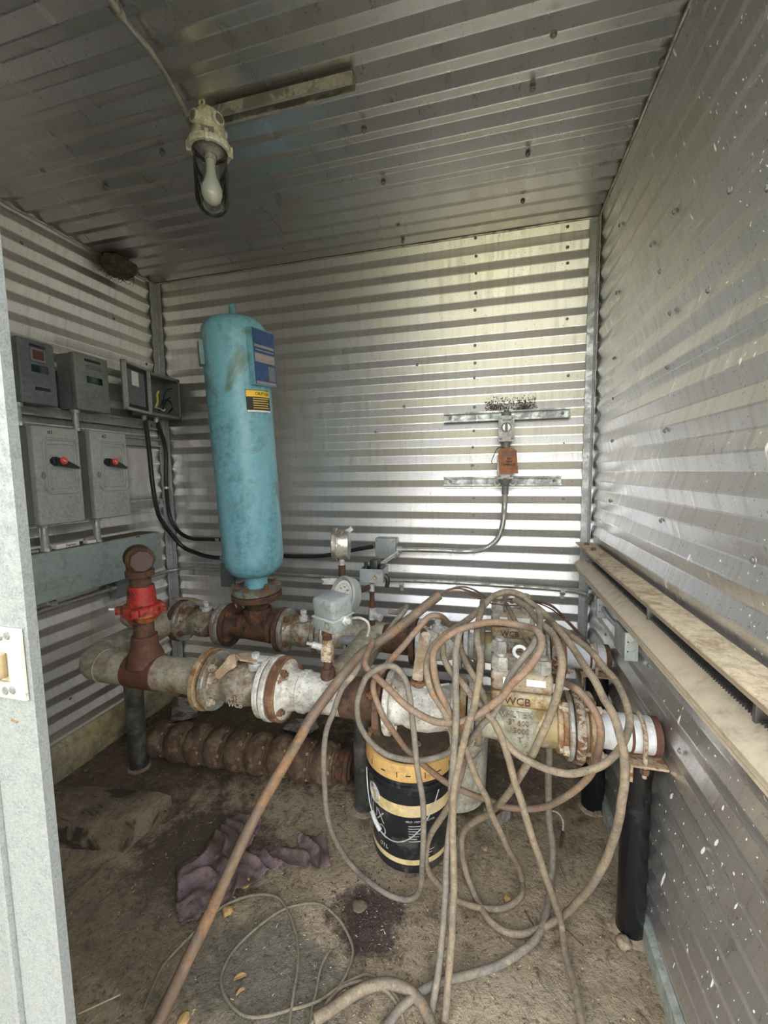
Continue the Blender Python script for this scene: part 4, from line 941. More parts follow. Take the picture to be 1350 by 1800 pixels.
# short conduits
def nip(label, px, py, X, z0, z1, r=.012):
    y = atx(px, py, X).y; P = thing('conduit_nipple', label, 'conduit', (X, y, z0))
    MB().cyl((X, y, z0), (X, y, z1), r, seg=16).build('pipe', MT['galv'], P)
    for z in (z0+.006, z1-.006): MB().lathe((X, y, z-.007), (0, 0, 1), [(0, r), (0, r+.006), (.014, r+.006), (.014, r)], 8).build('locknut', MT['galv'], P)
nip('short conduit joining the left top enclosure to disconnect #1', 31, 728, -1.69, s1[3], z0)
nip('short conduit joining the green-grey enclosure to the disconnects', 133, 738, -1.69, s1[3], z0b)
nip('short conduit between disconnect #1 and the wireway', 78, 945, -1.69, za, s1[2], .014)
nip('short conduit between disconnect #2 and the wireway, beside the white carton', 170, 932, -1.69, za, s2[2], .014)
# strut rails on the wall
def strut(label, p0, p1, n, up=(0, 0, 1), hw=.021):
    p0, p1 = V(p0), V(p1); d = (p1-p0); L = d.length; d.normalize(); n = V(n); up = V(up)
    P = thing('strut_channel', label, 'strut channel', (p0+p1)/2)
    pr = [(-hw, 0), (hw, 0), (hw, .022), (hw-.007, .022), (hw-.007, .019), (hw-.003, .019), (hw-.003, .003), (-hw+.003, .003), (-hw+.003, .019), (-hw+.007, .019), (-hw+.007, .022), (-hw, .022)]
    mb = MB(); mb.prism([(a, b_) for a, b_ in pr], p0, up, n, d, L); mb.build('channel', MT['galv'], P, smooth=False)
    for q in (p0+d*.03, p1-d*.03): mb = MB(); mb.hexp(q+n*.003, n, .0075, .006); mb.build('bolt', MT['castdark'], P)
    return P
yL = .7
strut('galvanised strut rail behind the top row of enclosures', (WX, yL, z0-.005), (WX, WB-.07, z0-.005), (1, 0, 0))
zz = atx(255, 777, WX+.01).z; strut('upper short strut rail right of disconnect #2', (WX, 1.2, zz), (WX, atx(286, 777, WX).y, zz), (1, 0, 0))
zz = atx(255, 887, WX+.01).z; strut('lower short strut rail right of disconnect #2', (WX, 1.2, zz), (WX, atx(286, 887, WX).y, zz), (1, 0, 0))
# black cables
XC = -1.70
kb = [(XC, y0c+.02, z0c-.02)]
P = thing('black_cable', 'thick black cable dropping from the open enclosure and ending left of the tank', 'cable', kb[0])
pts = [V(kb[0])]+[atx(a, b_, -1.72) for a, b_ in ((262, 790), (268, 850), (275, 890), (284, 915))]+[aty(a, b_, 1.93) for a, b_ in ((318, 958), (345, 972), (370, 979), (392, 981))]
MB().tube(spline(pts, 8), .0115, 14).build('jacket', MT['rubber'], P)
MB().cyl(pts[-1]-V((.01, 0, 0)), pts[-1]+V((.03, 0, 0)), .016, seg=14).build('gland', MT['galv'], P)
P = thing('black_cable', 'thick black cable running from the open enclosure behind the tank to the grey junction box', 'cable', (XC, y0c+.10, z0c-.02))
pts = [V((XC, y0c+.10, z0c-.02))]+[atx(a, b_, -1.72) for a, b_ in ((291, 790), (292, 850))]+[aty(a, b_, 1.93) for a, b_ in ((298, 905), (312, 932), (335, 946), (370, 948), (400, 950), (440, 965), (491, 976), (547, 978), (590, 974), (620, 967), (655, 961))]
MB().tube(spline(pts, 8), .0105, 14).build('jacket', MT['rubber'], P)
for q in (spline(pts, 8)[17], aty(383, 948, 1.93)): MB().tube([q-V((0, 0, .006)), q+V((0, 0, .006))], .016, 12).build('clamp', MT['galv'], P)
# lower conduit, left wall + back wall
Xb = -1.755
def junction(label, c, size, mat, nface, name='junction_box'):
    P = thing(name, label, 'junction box', V(c)-V((0, 0, size[2]/2))); MB().box(c, size, .004).build('body', mat, P)
    n = V(nface); k = [i for i in range(3) if abs(n[i]) > .5][0]; f = V(c)+n*(size[k]/2); a, b2 = [i for i in range(3) if i != k]
    s2_ = list(size); s2_[k] = .003; s2_[a] -= .004; s2_[b2] -= .004; MB().box(f+n*.0015, s2_, .001).build('cover', mat, P)
    for sa in (-1, 1):
        for sb_ in (-1, 1):
            q = V(f); q[a] += sa*(size[a]/2-.012); q[b2] += sb_*(size[b2]/2-.012); mb = MB(); mb.lathe(q+n*.003, n, [(0, 0), (0, .004), (.002, .003), (.002, 0)], 10); mb.build('screw', MT['castdark'], P)
    return P
ja, jb_ = atx(204, 1018, -1.74), atx(231, 1045, -1.74)
junction('flat grey junction box on the left wall behind the red coupling', (-1.765, (ja.y+jb_.y)/2+.01, (ja.z+jb_.z)/2), (.05, .10, .10), MT['switchside'], (1, 0, 0))
P = thing('conduit', 'grey conduit on the left wall running to the box behind the red coupling', 'conduit', atx(120, 1055, Xb))
e1 = V((Xb, (ja.y+jb_.y)/2-.04, atx(190, 1036, Xb).z)); e0 = V((Xb, .6, atx(60, 1073, Xb).z-.02))
MB().cyl(e0, e1, .0125, seg=16).build('pipe', MT['conduit'], P)
MB().cyl(e1-V((0, .03, 0)), e1, .018, seg=16).build('fitting', MT['conduit'], P)
q = atx(92, 1062, Xb); mb = MB(); mb.tube([q-V((0, .012, 0)), q+V((0, .012, 0))], .0155, 12); mb.box(q+V((-.008, 0, .028)), (.004, .02, .03)); mb.build('strap', MT['galv'], P)
P = thing('conduit', 'long thin conduit across the back wall just above the pipework', 'conduit', aty(700, 1020, 1.96))
pts = [V((Xb, e1.y+.10, e1.z)), V((Xb, 1.88, e1.z+.0)), V((Xb+.015, 1.93, e1.z)), aty(325, 999, 1.965), aty(360, 1000, 1.97)]+[aty(a, b_, 1.97) for a, b_ in ((500, 1009), (620, 1017), (760, 1022), (880, 1029), (990, 1037))]+[aty(1035, 1046, 1.96), V((WR-.03, 1.90, aty(1035, 1046, 1.96).z-.012))]
MB().tube(spline(pts, 6), .0095, 12).build('pipe', MT['conduit'], P)
for a, b_ in ((344, 999), (706, 1027), (989, 1040)): q = aty(a, b_, 1.97); mb = MB(); mb.tube([q-V((.010, 0, 0)), q+V((.010, 0, 0))], .013, 12); mb.box(q+V((0, .01, -.02)), (.016, .003, .03)); mb.build('strap', MT['galv'], P)
qq = aty(400, 1010, 1.95); junction('small grey box on the back wall half hidden behind the tank foot', (qq.x, 1.955, qq.z), (.06, .05, .13), MT['switchside'], (0, -1, 0))
# ------------------------------------------------------------------ back wall: junction box, riser conduit, struts, switch, tag
YB = 1.935
a_, b_ = aty(659, 946, YB-.03), aty(696, 983, YB-.03); jc = (a_+b_)/2
junction('square grey junction box on the back wall right of the gauges', (jc.x, YB+.0, jc.z), (b_.x-a_.x, .06, a_.z-b_.z), MT['pswitch'], (0, -1, 0))
P = thing('conduit', 'rigid conduit bending up from the junction box to the tagged switch', 'conduit', aty(780, 968, YB))
pts = [aty(698, 966, YB), aty(760, 967, YB), aty(820, 969, YB), aty(850, 965, YB), aty(872, 950, YB), aty(882, 928, YB), aty(886, 900, YB), aty(888, 857, YB)]
MB().tube(spline(pts, 8), .0118, 16).build('pipe', MT['conduit'], P)
MB().cyl(pts[0]-V((.005, 0, 0)), pts[0]+V((.025, 0, 0)), .016, seg=14).build('fitting', MT['galv'], P)
MB().cyl(pts[-1]-V((0, 0, .03)), pts[-1]+V((0, 0, .008)), .0145, seg=16).build('coupling', MT['castdark'], P)
sa, sb_ = aty(780, 734, 1.975), aty(1003, 726, 1.975); strut('upper horizontal strut rail on the back wall under the mud smear', (sa.x, WB-.012, (sa.z+sb_.z)/2), (sb_.x, WB-.012, (sa.z+sb_.z)/2), (0, -1, 0))
sa, sb_ = aty(780, 846, 1.975), aty(987, 845, 1.975); strut('lower horizontal strut rail on the back wall behind the tagged switch', (sa.x, WB-.012, (sa.z+sb_.z)/2), (sb_.x, WB-.012, (sa.z+sb_.z)/2), (0, -1, 0))
def dev(name, label, tl, br_, Y, top, bot, toggle, flare=False):
    a, b2 = aty(*tl, Y), aty(*br_, Y); xc = (a.x+b2.x)/2; zc = (a.z+b2.z)/2; w = b2.x-a.x; h = a.z-b2.z
    P = thing(name, label, 'switch', (xc, Y+.03, zc-h/2)); 
    MB().box((xc, Y+.027, zc), (w*.96, .05, h*.97), .008, seg=3).build('body', MT['castdark'], P)
    cv = MB().box((xc, Y, zc), (w, .006, h), .0025).build('cover', MT['castpaint'], P)
    for sx in (-1, 1):
        for sz in (-1, 1): MB().lathe((xc+sx*(w/2-.010), Y-.003, zc+sz*(h/2-.012)), (0, -1, 0), [(0, 0), (0, .004), (.0015, .003), (.0015, 0)], 10).build('screw', MT['castdark'], cv)
    if toggle:
        MB().box((xc+.003, Y-.0035, zc+h*.33), (w*.52, .002, h*.07)).build('name_slot', MT['castdark'], cv)
        mb = MB(); mb.lathe((xc+.001, Y-.003, zc+h*.05), (0, -1, 0), [(0, 0), (0, .0225), (.004, .022), (.006, .018), (.001, .016), (.001, 0)], 28); kn = mb.build('dial_ring', MT['galv'], cv)
        MB().box((xc, Y-.009, zc+h*.04), (.010, .010, .032), .002).build('toggle', MT['castdark'], kn)
    if top: mb = MB(); mb.cyl((xc, Y+.027, zc+h/2-.004), (xc, Y+.027, zc+h/2+.016), .021, seg=20, bev=.002); mb.cyl((xc, Y+.027, zc+h/2+.01), (xc, Y+.027, zc+h/2+.026), .011, seg=14); mb.build('hub', MT['castdark'], P)
    if bot: mb = MB(); mb.cyl((xc, Y+.027, zc-h/2-.028), (xc, Y+.027, zc-h/2+.004), .018 if not flare else .016, .020 if not flare else .032, seg=20); mb.build('hub', MT['castdark'], P)
    return xc, zc, w, h
YS = 1.905
u = dev('toggle_switch_box', 'upper cast device box with dial and slot cover on the back wall', (876, 731), (904, 776), YS, 1, 1, 1)
l = dev('device_box', 'lower cast device box half covered by the orange tag', (874, 800), (902, 842), YS, 0, 1, 0, True)
for sx in (-1, 1):
    mb = MB(); cx_ = l[0]+sx*.033; mb.tube([V((cx_+.013*math.cos(k*PI/7), YS+.035, l[1]-l[3]/2-.016+.013*math.sin(k*PI/7))) for k in range(14)], .0045, 8, closed=True)
    tag(mb.build('strut_washer', MT['castpaint']), ('left' if sx < 0 else 'right')+' white ring ear beneath the lower device box', 'mounting ring')
# tag
tg = [aty(x, y, YS-.012) for x, y in ((876, 796), (881, 789), (886, 787), (902, 787), (908, 792), (911, 832), (878, 833))]
tyy = YS-.012; P = thing('lockout_tag', 'orange DO NOT OPERATE tag hanging on the switch', 'tag', tg[-1])
mb = MB(); n = len(tg); mb.v += tg+[q+V((0, -.0012, 0)) for q in tg]; mb.f += [list(range(n)), list(range(2*n-1, n-1, -1))]+[[i, (i+1) % n, n+(i+1) % n, n+i] for i in range(n)]; mb.m += [0]*(n+2)
mb.build('card', MT['tagorange'], P, smooth=False)
tc = aty(893, 799, tyy); MB().box(aty(894, 797, tyy-.0018), (.058, .0008, .022)).build('header_band', MT['tagbrown'], P)
for s, y in (('DO', 806), ('NOT', 811.5), ('OPERATE', 817)): text(s, .0118, aty(895, y, tyy-.0016), (1, 0, -.01), SZ, MT['ink'], P, ext=.0003, bold=.0006)
mb = MB(); mb.tube(spline([aty(x, y, tyy-.002) for x, y in ((888, 788), (880, 786), (873, 790), (867, 803), (864, 811), (866, 815))], 6), .0017, 7); mb.build('tie_wire', MT['ink'], P)
# mud daub residue above the switch : a crust of little lumps
mb = MB(); random.seed(3)
def lump(mb, c, r, sq=1.0):
    vs = [V((0, 0, 1)), V((0, 0, -1)), V((1, 0, 0)), V((-1, 0, 0)), V((0, 1, 0)), V((0, -1, 0))]
    Mx = Matrix.Rotation(random.uniform(0, 3), 3, random.choice('XYZ'))
    mb.add([V(c)+Mx @ (q*r*random.uniform(.6, 1.2)) for q in vs], [[0, 2, 4], [0, 4, 3], [0, 3, 5], [0, 5, 2], [1, 4, 2], [1, 3, 4], [1, 5, 3], [1, 2, 5]])
for k in range(900):
    side = random.random() < .55
    x = random.gauss(924, 10) if side else random.gauss(872, 13); y = 722-abs(random.gauss(0, 9))
    if random.random() < .22: x = random.uniform(855, 945); y = random.uniform(698, 722)
    if not 852 < x < 946: continue
    lump(mb, aty(x, y, WB-AMP-.003), random.uniform(.0010, .0036))
tag(mb.build('mud_daub_residue', MT['daub'], angle=5), 'brown crust of old mud nest above the upper strut rail', 'nest residue', kind='stuff')

# ------------------------------------------------------------------ gauges and pressure switches
# side-on gauge
g1 = aty(600, 957, RY-.02); gx = g1.x
gd = V((-.965, -.24, 0)).normalized()   # it faces left
P = thing('pressure_gauge', 'steel pressure gauge seen edge-on, above the white dial gauge', 'gauge', (gx, g1.y, g1.z-.07))
mb = MB(); mb.lathe(g1-gd*.034, gd, [(0, 0), (0, .058), (.003, .062), (.050, .062), (.052, .068), (.066, .068), (.070, .062), (.070, 0)], 44)
mb.build('case', MT['gaugecase'], P)
MB().cyl(g1-V((0, 0, .085)), g1-V((0, 0, .058)), .012, seg=12).build('neck', MT['castpaint'], P)
MB().cyl(g1-V((0, 0, .30)), g1-V((0, 0, .085)), .0145, seg=14).build('rusty_nipple', MT['rustdark'], P)
mb = MB(); q = aty(614, 932, RY-.03); mb.box(q, (.03, .004, .018), .001, Matrix.Rotation(-.6, 3, 'Y')); mb.box(q+V((-.008, 0, -.014)), (.012, .004, .02), .001, Matrix.Rotation(.4, 3, 'Y')); mb.build('paper_tie', MT['castpaint'], P)
# face-on gauge
g2 = aty(606, 1046, 1.44); gd = (V((-.55, -.85, .25))).normalized()
P = thing('pressure_gauge', 'round white-dial pressure gauge in a grey case, behind the closed pressure switch', 'gauge', g2-V((0, 0, .07)))
g2c = g2-gd*.03; gr_ = .068
MB().lathe(g2c, gd, [(0, 0), (0, gr_-.006), (.006, gr_), (.03, gr_), (.032, gr_+.004), (.040, gr_+.004), (.046, gr_-.002), (.040, gr_-.012), (.036, gr_-.014)], 56).build('case', MT['gaugeplastic'], P)
fc = MB().lathe(g2c, gd, [(.030, 0), (.037, .0), (.037, gr_-.012), (.030, gr_-.010)], 48).build('dial', MT['dial'], P)
gex = (V((0, 0, 1)).cross(gd)).normalized(); gey = gd.cross(gex); gf = g2c+gd*.0375
for k in range(28):
    a = R(225-270*k/27); d = gex*math.cos(a)+gey*math.sin(a); ln = .006 if k % 3 else .010
    MB().add([gf+d*(.045-ln)+d.cross(gd)*.0006, gf+d*(.045-ln)-d.cross(gd)*.0006, gf+d*.045-d.cross(gd)*.0006, gf+d*.045+d.cross(gd)*.0006], [[0, 1, 2, 3]]).build('tick', MT['ink'], fc)
for k, s in enumerate(('0', '50', '100', '150', '200', '250', '300')): a = R(225-270*k/6); d = gex*math.cos(a)+gey*math.sin(a); text(s, .0085, gf+d*.030, gex, gey, MT['ink'], fc, ext=.0002)
text('PSI', .007, gf-gey*.016, gex, gey, MT['ink'], fc, ext=.0002)
a = R(52); d = gex*math.cos(a)+gey*math.sin(a); s_ = d.cross(gd)
MB().add([gf+gd*.001-d*.012+s_*.002, gf+gd*.001-d*.012-s_*.002, gf+gd*.001+d*.034], [[0, 1, 2]]).build('needle', MT['ink'], fc)
MB().cyl(g2c+V((.01, .02, 0)), V((-.475, RY-.03, g2c.z+.006)), .009, seg=12).build('side_nipple', MT['rustdark'], P)
mb = MB(); q = [aty(x, y, 1.47) for x, y in ((564, 1017), (592, 1016), (592, 1028), (566, 1027), (570, 1022))]
mb.v += q+[p+V((0, .001, 0)) for p in q]; mb.f += [[0, 1, 2, 3, 4], [9, 8, 7, 6, 5]]+[[i, (i+1) % 5, 5+(i+1) % 5, 5+i] for i in range(5)]; mb.m += [0]*7
tag(mb.build('paper_tag', MT['castpaint'], smooth=False), 'torn white paper tag sticking out left of the white dial gauge', 'tag')
# open pressure switch on riser
rb = aty(655, 1108, RY-.005); sx_ = rb.x; yo = RY-.005
top = aty(652, 1026, yo).z; 
P = thing('pressure_switch', 'open pressure switch with black contacts on a rusty riser, under the junction box', 'pressure switch', (sx_, yo, RZ+.05))
MB().cyl((sx_, yo, RZ+.045), (sx_, yo, top-.08), .0125, seg=14).build('riser', MT['rustdark'], P)
MB().cyl((sx_, yo, top-.08), (sx_, yo, top-.03), .010, seg=14).build('nipple', MT['rustdark'], P)
MB().cyl((sx_, yo, top-.03), (sx_, yo, top+.002), .011, seg=12).build('adapter', MT['castpaint'], P)
vz = aty(655, 1078, yo).z; mb = MB(); mb.hexp((sx_, yo, vz-.025), (0, 0, 1), .016, .05); mb.cyl((sx_, yo, vz), (sx_+.035, yo-.02, vz-.008), .010, seg=12); mb.cyl((sx_+.03, yo-.018, vz-.007), (sx_+.043, yo-.025, vz-.01), .014, seg=10); mb.build('needle_valve', MT['castpaint'], P)
a, b2 = aty(633, 1006, yo-.05), aty(671, 1024, yo-.05); w = b2.x-a.x+.005; zc_ = (a.z+b2.z)/2+.004; xc_ = (a.x+b2.x)/2; hh = .055; dd2 = .085
mb = MB(); t = .003
mb.box((xc_, yo, zc_-hh/2), (w, dd2, t), .001); mb.box((xc_-w/2, yo, zc_), (t, dd2, hh)); mb.box((xc_+w/2, yo, zc_), (t, dd2, hh)); mb.box((xc_, yo-dd2/2, zc_), (w, t, hh)); mb.box((xc_, yo+dd2/2, zc_), (w, t, hh))
mb.build('housing', MT['pswitch'], P)
MB().lathe((xc_+.018, yo-dd2/2-.0015, zc_-.004), (0, -1, 0), [(0, 0), (0, .009), (.002, .009), (.0025, .006), (.001, .004), (.001, 0)], 20).build('conduit_knockout', MT['brass'], P)
mb = MB(); mb.box((xc_+.005, yo, zc_+.035), (w*.36, .055, .05), .004); mb.box((xc_-.03, yo, zc_+.015), (.016, .04, .03), .003); mb.box((xc_+.035, yo, zc_+.02), (.018, .045, .035), .003); mb.cyl((xc_-.028, yo-.02, zc_), (xc_-.028, yo-.02, zc_+.05), .008, seg=12)
mb.build('contact_block', MT['black'], P)
mb = MB(); mb.cyl((xc_+.025, yo+.02, zc_+.035), (xc_+.050, yo+.20, zc_+.050), .009, seg=14); mb.build('elbow_conduit', MT['conduit'], P)
mb = MB(); mb.tube(spline([V((xc_+w/2, yo-.01, zc_)), V((xc_+w/2+.012, yo-.01, zc_-.02)), V((xc_+w/2+.008, yo-.01, zc_-.05))], 5), .009, 8); mb.build('black_grommet', MT['black'], P)
# closed pressure switch
bx = aty(585, 1078, FY-.02)
pz0 = aty(580, 1188, FY).z
fx = aty(577, 1190, FY).x
P = thing('pressure_switch', 'closed grey pressure switch box on a rusty riser over the front pipe', 'pressure switch', (fx, FY, FZ+.05))
mb = MB(); mb.cyl((fx, FY, FZ+.05), (fx, FY, FZ+.085), .025, .020, seg=20); mb.cyl((fx, FY, FZ+.08), (fx, FY, FZ+.11), .013, seg=16); mb.build('riser_base', MT['rustdark'], P)
mb = MB(); mb.box((fx, FY, FZ+.132), (.034, .034, .05), .006); mb.cyl((fx, FY, FZ+.155), (fx, FY, FZ+.175), .016, seg=14); mb.build('valve_block', MT['boltpale'], P)
mb = MB(); mb.cyl((fx, FY, FZ+.145), (fx-.045, FY-.01, FZ+.158), .010, seg=12); mb.cyl((fx-.04, FY-.008, FZ+.156), (fx-.062, FY-.012, FZ+.162), .005, seg=10); mb.build('bleed_screw', MT['castpaint'], P)
mb = MB(); mb.cyl((fx, FY, FZ+.17), (fx, FY, FZ+.25), .0145, seg=14); mb.cyl((fx, FY, FZ+.20), (fx+.055, FY, FZ+.25), .011, seg=12); mb.cyl((fx, FY, FZ+.19), (fx, FY, FZ+.205), .018, seg=8); mb.build('pipe_tee', MT['rustdark'], P)
rot = Matrix.Rotation(R(-26), 3, 'Z') @ Matrix.Rotation(R(6), 3, 'X'); sc_ = bx+V((0, 0, 0))
mb = MB(); mb.box(sc_+V((0, 0, -.022)), (.088, .078, .040), .004, rot); hsg = mb.build('housing', MT['pswitch'], P)
mb = MB(); mb.box(sc_+V((0, 0, .024)), (.092, .082, .062), .012, rot, seg=3); mb.build('cover', MT['pswitch'], P)
mb = MB(); mb.box(sc_+V((0, 0, -.004)), (.096, .086, .005), .002, rot); mb.build('seam_band', MT['switchgrey'], P)
fv = rot @ V((0, -1, 0)); mb = MB(); mb.lathe(sc_+rot @ V((.018, -.039, -.020)), fv, [(0, .0115), (.003, .0115), (.003, .008), (.001, .008), (.001, 0)], 20); mb.build('knockout_ring', MT['brass'], hsg)
mb = MB(); mb.lathe(sc_+rot @ V((.044, 0, -.010)), rot @ V((1, 0, 0)), [(0, 0), (0, .014), (.012, .014), (.014, .009), (.022, .009), (.022, 0)], 12); mb.build('gland', MT['castpaint'], P)
mb = MB(); mb.tube(spline([aty(x, y, FY) for x, y in ((619, 1087), (632, 1086), (645, 1092), (649, 1104), (646, 1118))], 8), .0038, 8); mb.build('clear_tube', MT['cleartube'], P)

# ------------------------------------------------------------------ heater on the right wall
y0h, y1h = .50, 1.92
P = thing('wall_heater', 'long beige finned baseboard-style heater mounted along the right wall', 'heater', (WR-.04, 1.2, .83))
WX2 = WR-.012
mb = MB(); mb.prism([(WX2, .972), (.357, .972), (.355, .970), (.355, .967), (WX2, .967)], (0, y0h, 0), (1, 0, 0), (0, 0, 1), (0, 1, 0), y1h-y0h+.02); mb.build('top_plate', MT['heatertop'], P, angle=50)
mb = MB(); mb.prism([(WX2, .97), (WX2-.004, .97), (WX2-.004, .85), (WX2, .85)], (0, y0h, 0), (1, 0, 0), (0, 0, 1), (0, 1, 0), y1h-y0h); mb.build('back_plate', MT['heatback'], P)
fp = [(.390, .908), (.387, .912), (.383, .911), (.352, .887), (.348, .880), (.350, .872), (.356, .868), (.354, .862), (.358, .856), (.364, .852), (.361, .845), (.366, .840), (.370, .841), (.367, .846), (.369, .853), (.362, .858), (.361, .866), (.356, .872), (.353, .879), (.388, .907)]
mb = MB(); mb.prism(fp, (0, y0h, 0), (1, 0, 0), (0, 0, 1), (0, 1, 0), y1h-y0h); mb.build('front_panel', MT['heater'], P, angle=40)
mb = MB(); mb.cyl((.402, y0h+.02, .885), (.402, y1h-.10, .885), .010, seg=14); mb.build('tube', MT['fins'], P)
mb = MB(); k = 0
y = y0h+.04
while y < y1h-.14: mb.box((.400, y, .893), (.034, .0014, .050)); y += .008
tag(mb.build('fins', MT['fins'], P, smooth=False), kind='stuff')
mb = MB(); mb.cyl((.392, y1h-.12, .915), (.392, y1h-.05, .915), .014, seg=14); mb.cyl((.392, y1h-.085, .915), (.392, y1h-.075, .915), .018, seg=14); mb.build('pipe_coupling', MT['castdark'], P)
for yy in (1.14, .70): mb = MB(); mb.box((.395, yy, .925), (.035, .008, .030), .001); mb.build('support_bracket', MT['fins'], P)
for yy in (y1h-.05, y1h-.17): mb = MB(); mb.hexp((.385, yy, .972), (0, 0, 1), .009, .008); mb.build('bolt', MT['boltrust'], P)
mb = MB(); mb.box((.358, (y0h+y1h)/2, .9620), (.002, y1h-y0h-.22, .010)); mb.build('fascia', MT['heatback'], P)
# boxes and conduit below the heater
def kobox(label, xl, xr, ytop, ybot, xs):
    XR = WR-.012; yn = atx(xr, ybot, XR).y; a = aty(xl, ytop, yn); b2 = aty(xl, ybot, yn); X = a.x; dpt = max(.04, atx(xs, ytop, X).y-yn); zc = (a.z+b2.z)/2; h = a.z-b2.z; xc = (X+XR)/2
    P = thing('junction_box', label, 'junction box', (xc, yn, zc-h/2))
    MB().box((xc, yn+dpt/2+.002, zc), (XR-X, dpt-.002, h), .003).build('body', MT['galv'], P)
    cv = MB().box((xc, yn, zc), (XR-X, .003, h), .001).build('cover', MT['ironcover'], P)
    for dz in (-.31, 0, .31): MB().lathe((xc, yn-.0015, zc+dz*h), (0, -1, 0), [(0, .013), (.0012, .013), (.0012, .0115), (0, .0115)], 20).build('knockout', MT['galv'], cv)
    for dz in (-.17, .17): MB().lathe((X+.008, yn-.0015, zc+dz*h), (0, -1, 0), [(0, 0), (0, .0025), (.0009, .002), (.0009, 0)], 8).build('screw_hole', MT['black'], cv)
    return P, yn, zc, xc, dpt
P, ya, zA, xA, dA = kobox('small metal knockout box on the right wall in the back corner', 1050, 1066, 1052, 1086, 1045)
P, yb, zB, xB, dB = kobox('metal knockout box on the right wall under the heater, nearer one', 1099, 1121, 1112, 1161, 1080)
pts = [V((xA+.005, ya-.002, zA)), V(((xA+xB)/2, (ya+yb+dB)/2, (zA+zB)/2+.004)), V((xB+.005, yb+dB, zB+.01))]
P = thing('conduit', 'short conduit joining the two knockout boxes on the right wall', 'conduit', pts[1]); MB().tube(spline(pts, 6), .009, 12).build('pipe', MT['galv'], P)

# ------------------------------------------------------------------ rusty pump bowls
A = V((-1.49, 1.485, .082)); B = V((-.60, 1.515, .082)); dx = (B-A); L = dx.length; dx.normalize()
P = thing('pump_bowl_assembly', 'long rusty multi-stage pump bowl assembly lying on the dirt', 'pump', (A+B)/2-V((0, 0, .08)))
n = 9; s = L/n
for k in range(n):
    o = A+dx*(k*s); rr = .076 if k else .070
    mb = MB(); mb.lathe(o, dx, [(0, 0), (.0, rr*.90), (.010, rr*1.0), (s*.3, rr*1.10), (s*.55, rr*1.09), (s*.74, rr*.95), (s*.80, rr*.86), (s*.82, rr*.84), (s*.83, rr*1.0), (s*.91, rr*1.0), (s*.92, rr*.82), (s, rr*.80), (s, 0)], 36)
    bw = mb.build('bowl', MT['bowl'], P)
    ey2 = V((0, 0, 1)); ex2 = dx.cross(ey2)
    for j in (0, 1, 2, 3):
        a = R(150-38*j)+PI*1.0; d = ey2*math.sin(R(100-45*j))+(-ex2 if (-ex2).y < 0 else ex2)*math.cos(R(100-45*j))
        q = o+dx*(s*.82)+d*(rr*.93); mb = MB(); mb.hexp(q, -dx, .0065, .010); mb.build('bolt', MT['tanflange'], bw)
mb = MB(); o = B; mb.lathe(o, dx, [(0, 0), (0, .055), (.03, .060), (.035, .066), (.05, .066), (.052, .05), (.06, .05), (.06, .036), (.02, .034), (.02, 0)], 28); mb.build('end_coupling', MT['rustdark'], P)

# ------------------------------------------------------------------ buckets
def bucket(c, r0, r1, H, mats, label):
    P = thing('bucket', label, 'bucket', c); return P
c = V((-.262, 1.325, 0)); r0_, r1_, H = .130, .146, .375
P = thing('bucket', 'black plastic bucket with yellow bands and an orange lid, tangled in cables', 'bucket', c)
rad = lambda z: r0_+(r1_-r0_)*z/H
mb = MB(); mb.lathe(c, (0, 0, 1), [(0, 0), (0, r0_-.004), (.004, r0_), (.05, rad(.05)), (.28, rad(.28)), (.282, rad(.28)+.004), (.287, rad(.28)+.004), (.289, rad(.29)), (.305, rad(.305)), (.307, rad(.3)+.008), (.313, rad(.3)+.008), (.315, rad(.31)+.001), (.330, rad(.33)), (H-.012, rad(H)), (H-.012, 0)], 64)
bd = mb.build('body', MT['bucketblack'], P)
def band(z0, z1, mat, name, off=.0008, a0=0, a1=2*PI, th=.0006, par=None):
    mb = MB(); n = 64 if a1-a0 > 6 else 14
    for i in range(n+1):
        a = a0+(a1-a0)*i/n; d = V((math.cos(a), math.sin(a), 0))
        for z, o in ((z0, off), (z1, off), (z1, off+th), (z0, off+th)): mb.v.append(c+d*(rad(z)+o)+V((0, 0, z)))
    for i in range(n):
        for k in range(4): p = i*4+k; q = i*4+(k+1) % 4; mb.f.append([p, q, q+4, p+4]); mb.m.append(0)
    return mb.build(name, mat, par or bd)
band(.205, .245, MT['bucketyellow'], 'yellow_band'); band(.034, .052, MT['bucketyellow'], 'yellow_band')
mb = MB(); rl = rad(H)+.005; mb.lathe(c+V((0, 0, H-.045)), (0, 0, 1), [(0, rl-.005), (0, rl), (.006, rl+.002), (.044, rl), (.052, rl-.003), (.055, rl-.008), (.053, rl-.014), (.046, rl-.016)], 64)
ld = mb.build('lid', MT['lid'], P)
mb = MB(); mb.lathe(c+V((0, 0, H-.045)), (0, 0, 1), [(.040, 0), (.048, 0), (.048, rl-.012), (.040, rl-.012)], 48); mb.build('lid_dust', MT['liddirt'], ld)
mb = MB(); q = c+V((-.07, .06, H+.003)); mb.lathe(q, (0, 0, 1), [(0, .030), (.005, .030), (.005, .024), (.001, .022), (.001, 0)], 28); mb.build('spout_ring', MT['liddirt'], ld)
mb = MB(); mb.lathe(c+V((.03, -.03, H+.002)), (0, 0, 1), [(0, .014), (.005, .012), (.006, 0)], 10); mb.build('clod', MT['stone'], ld)
cva = math.atan2(-c.y, -c.x)
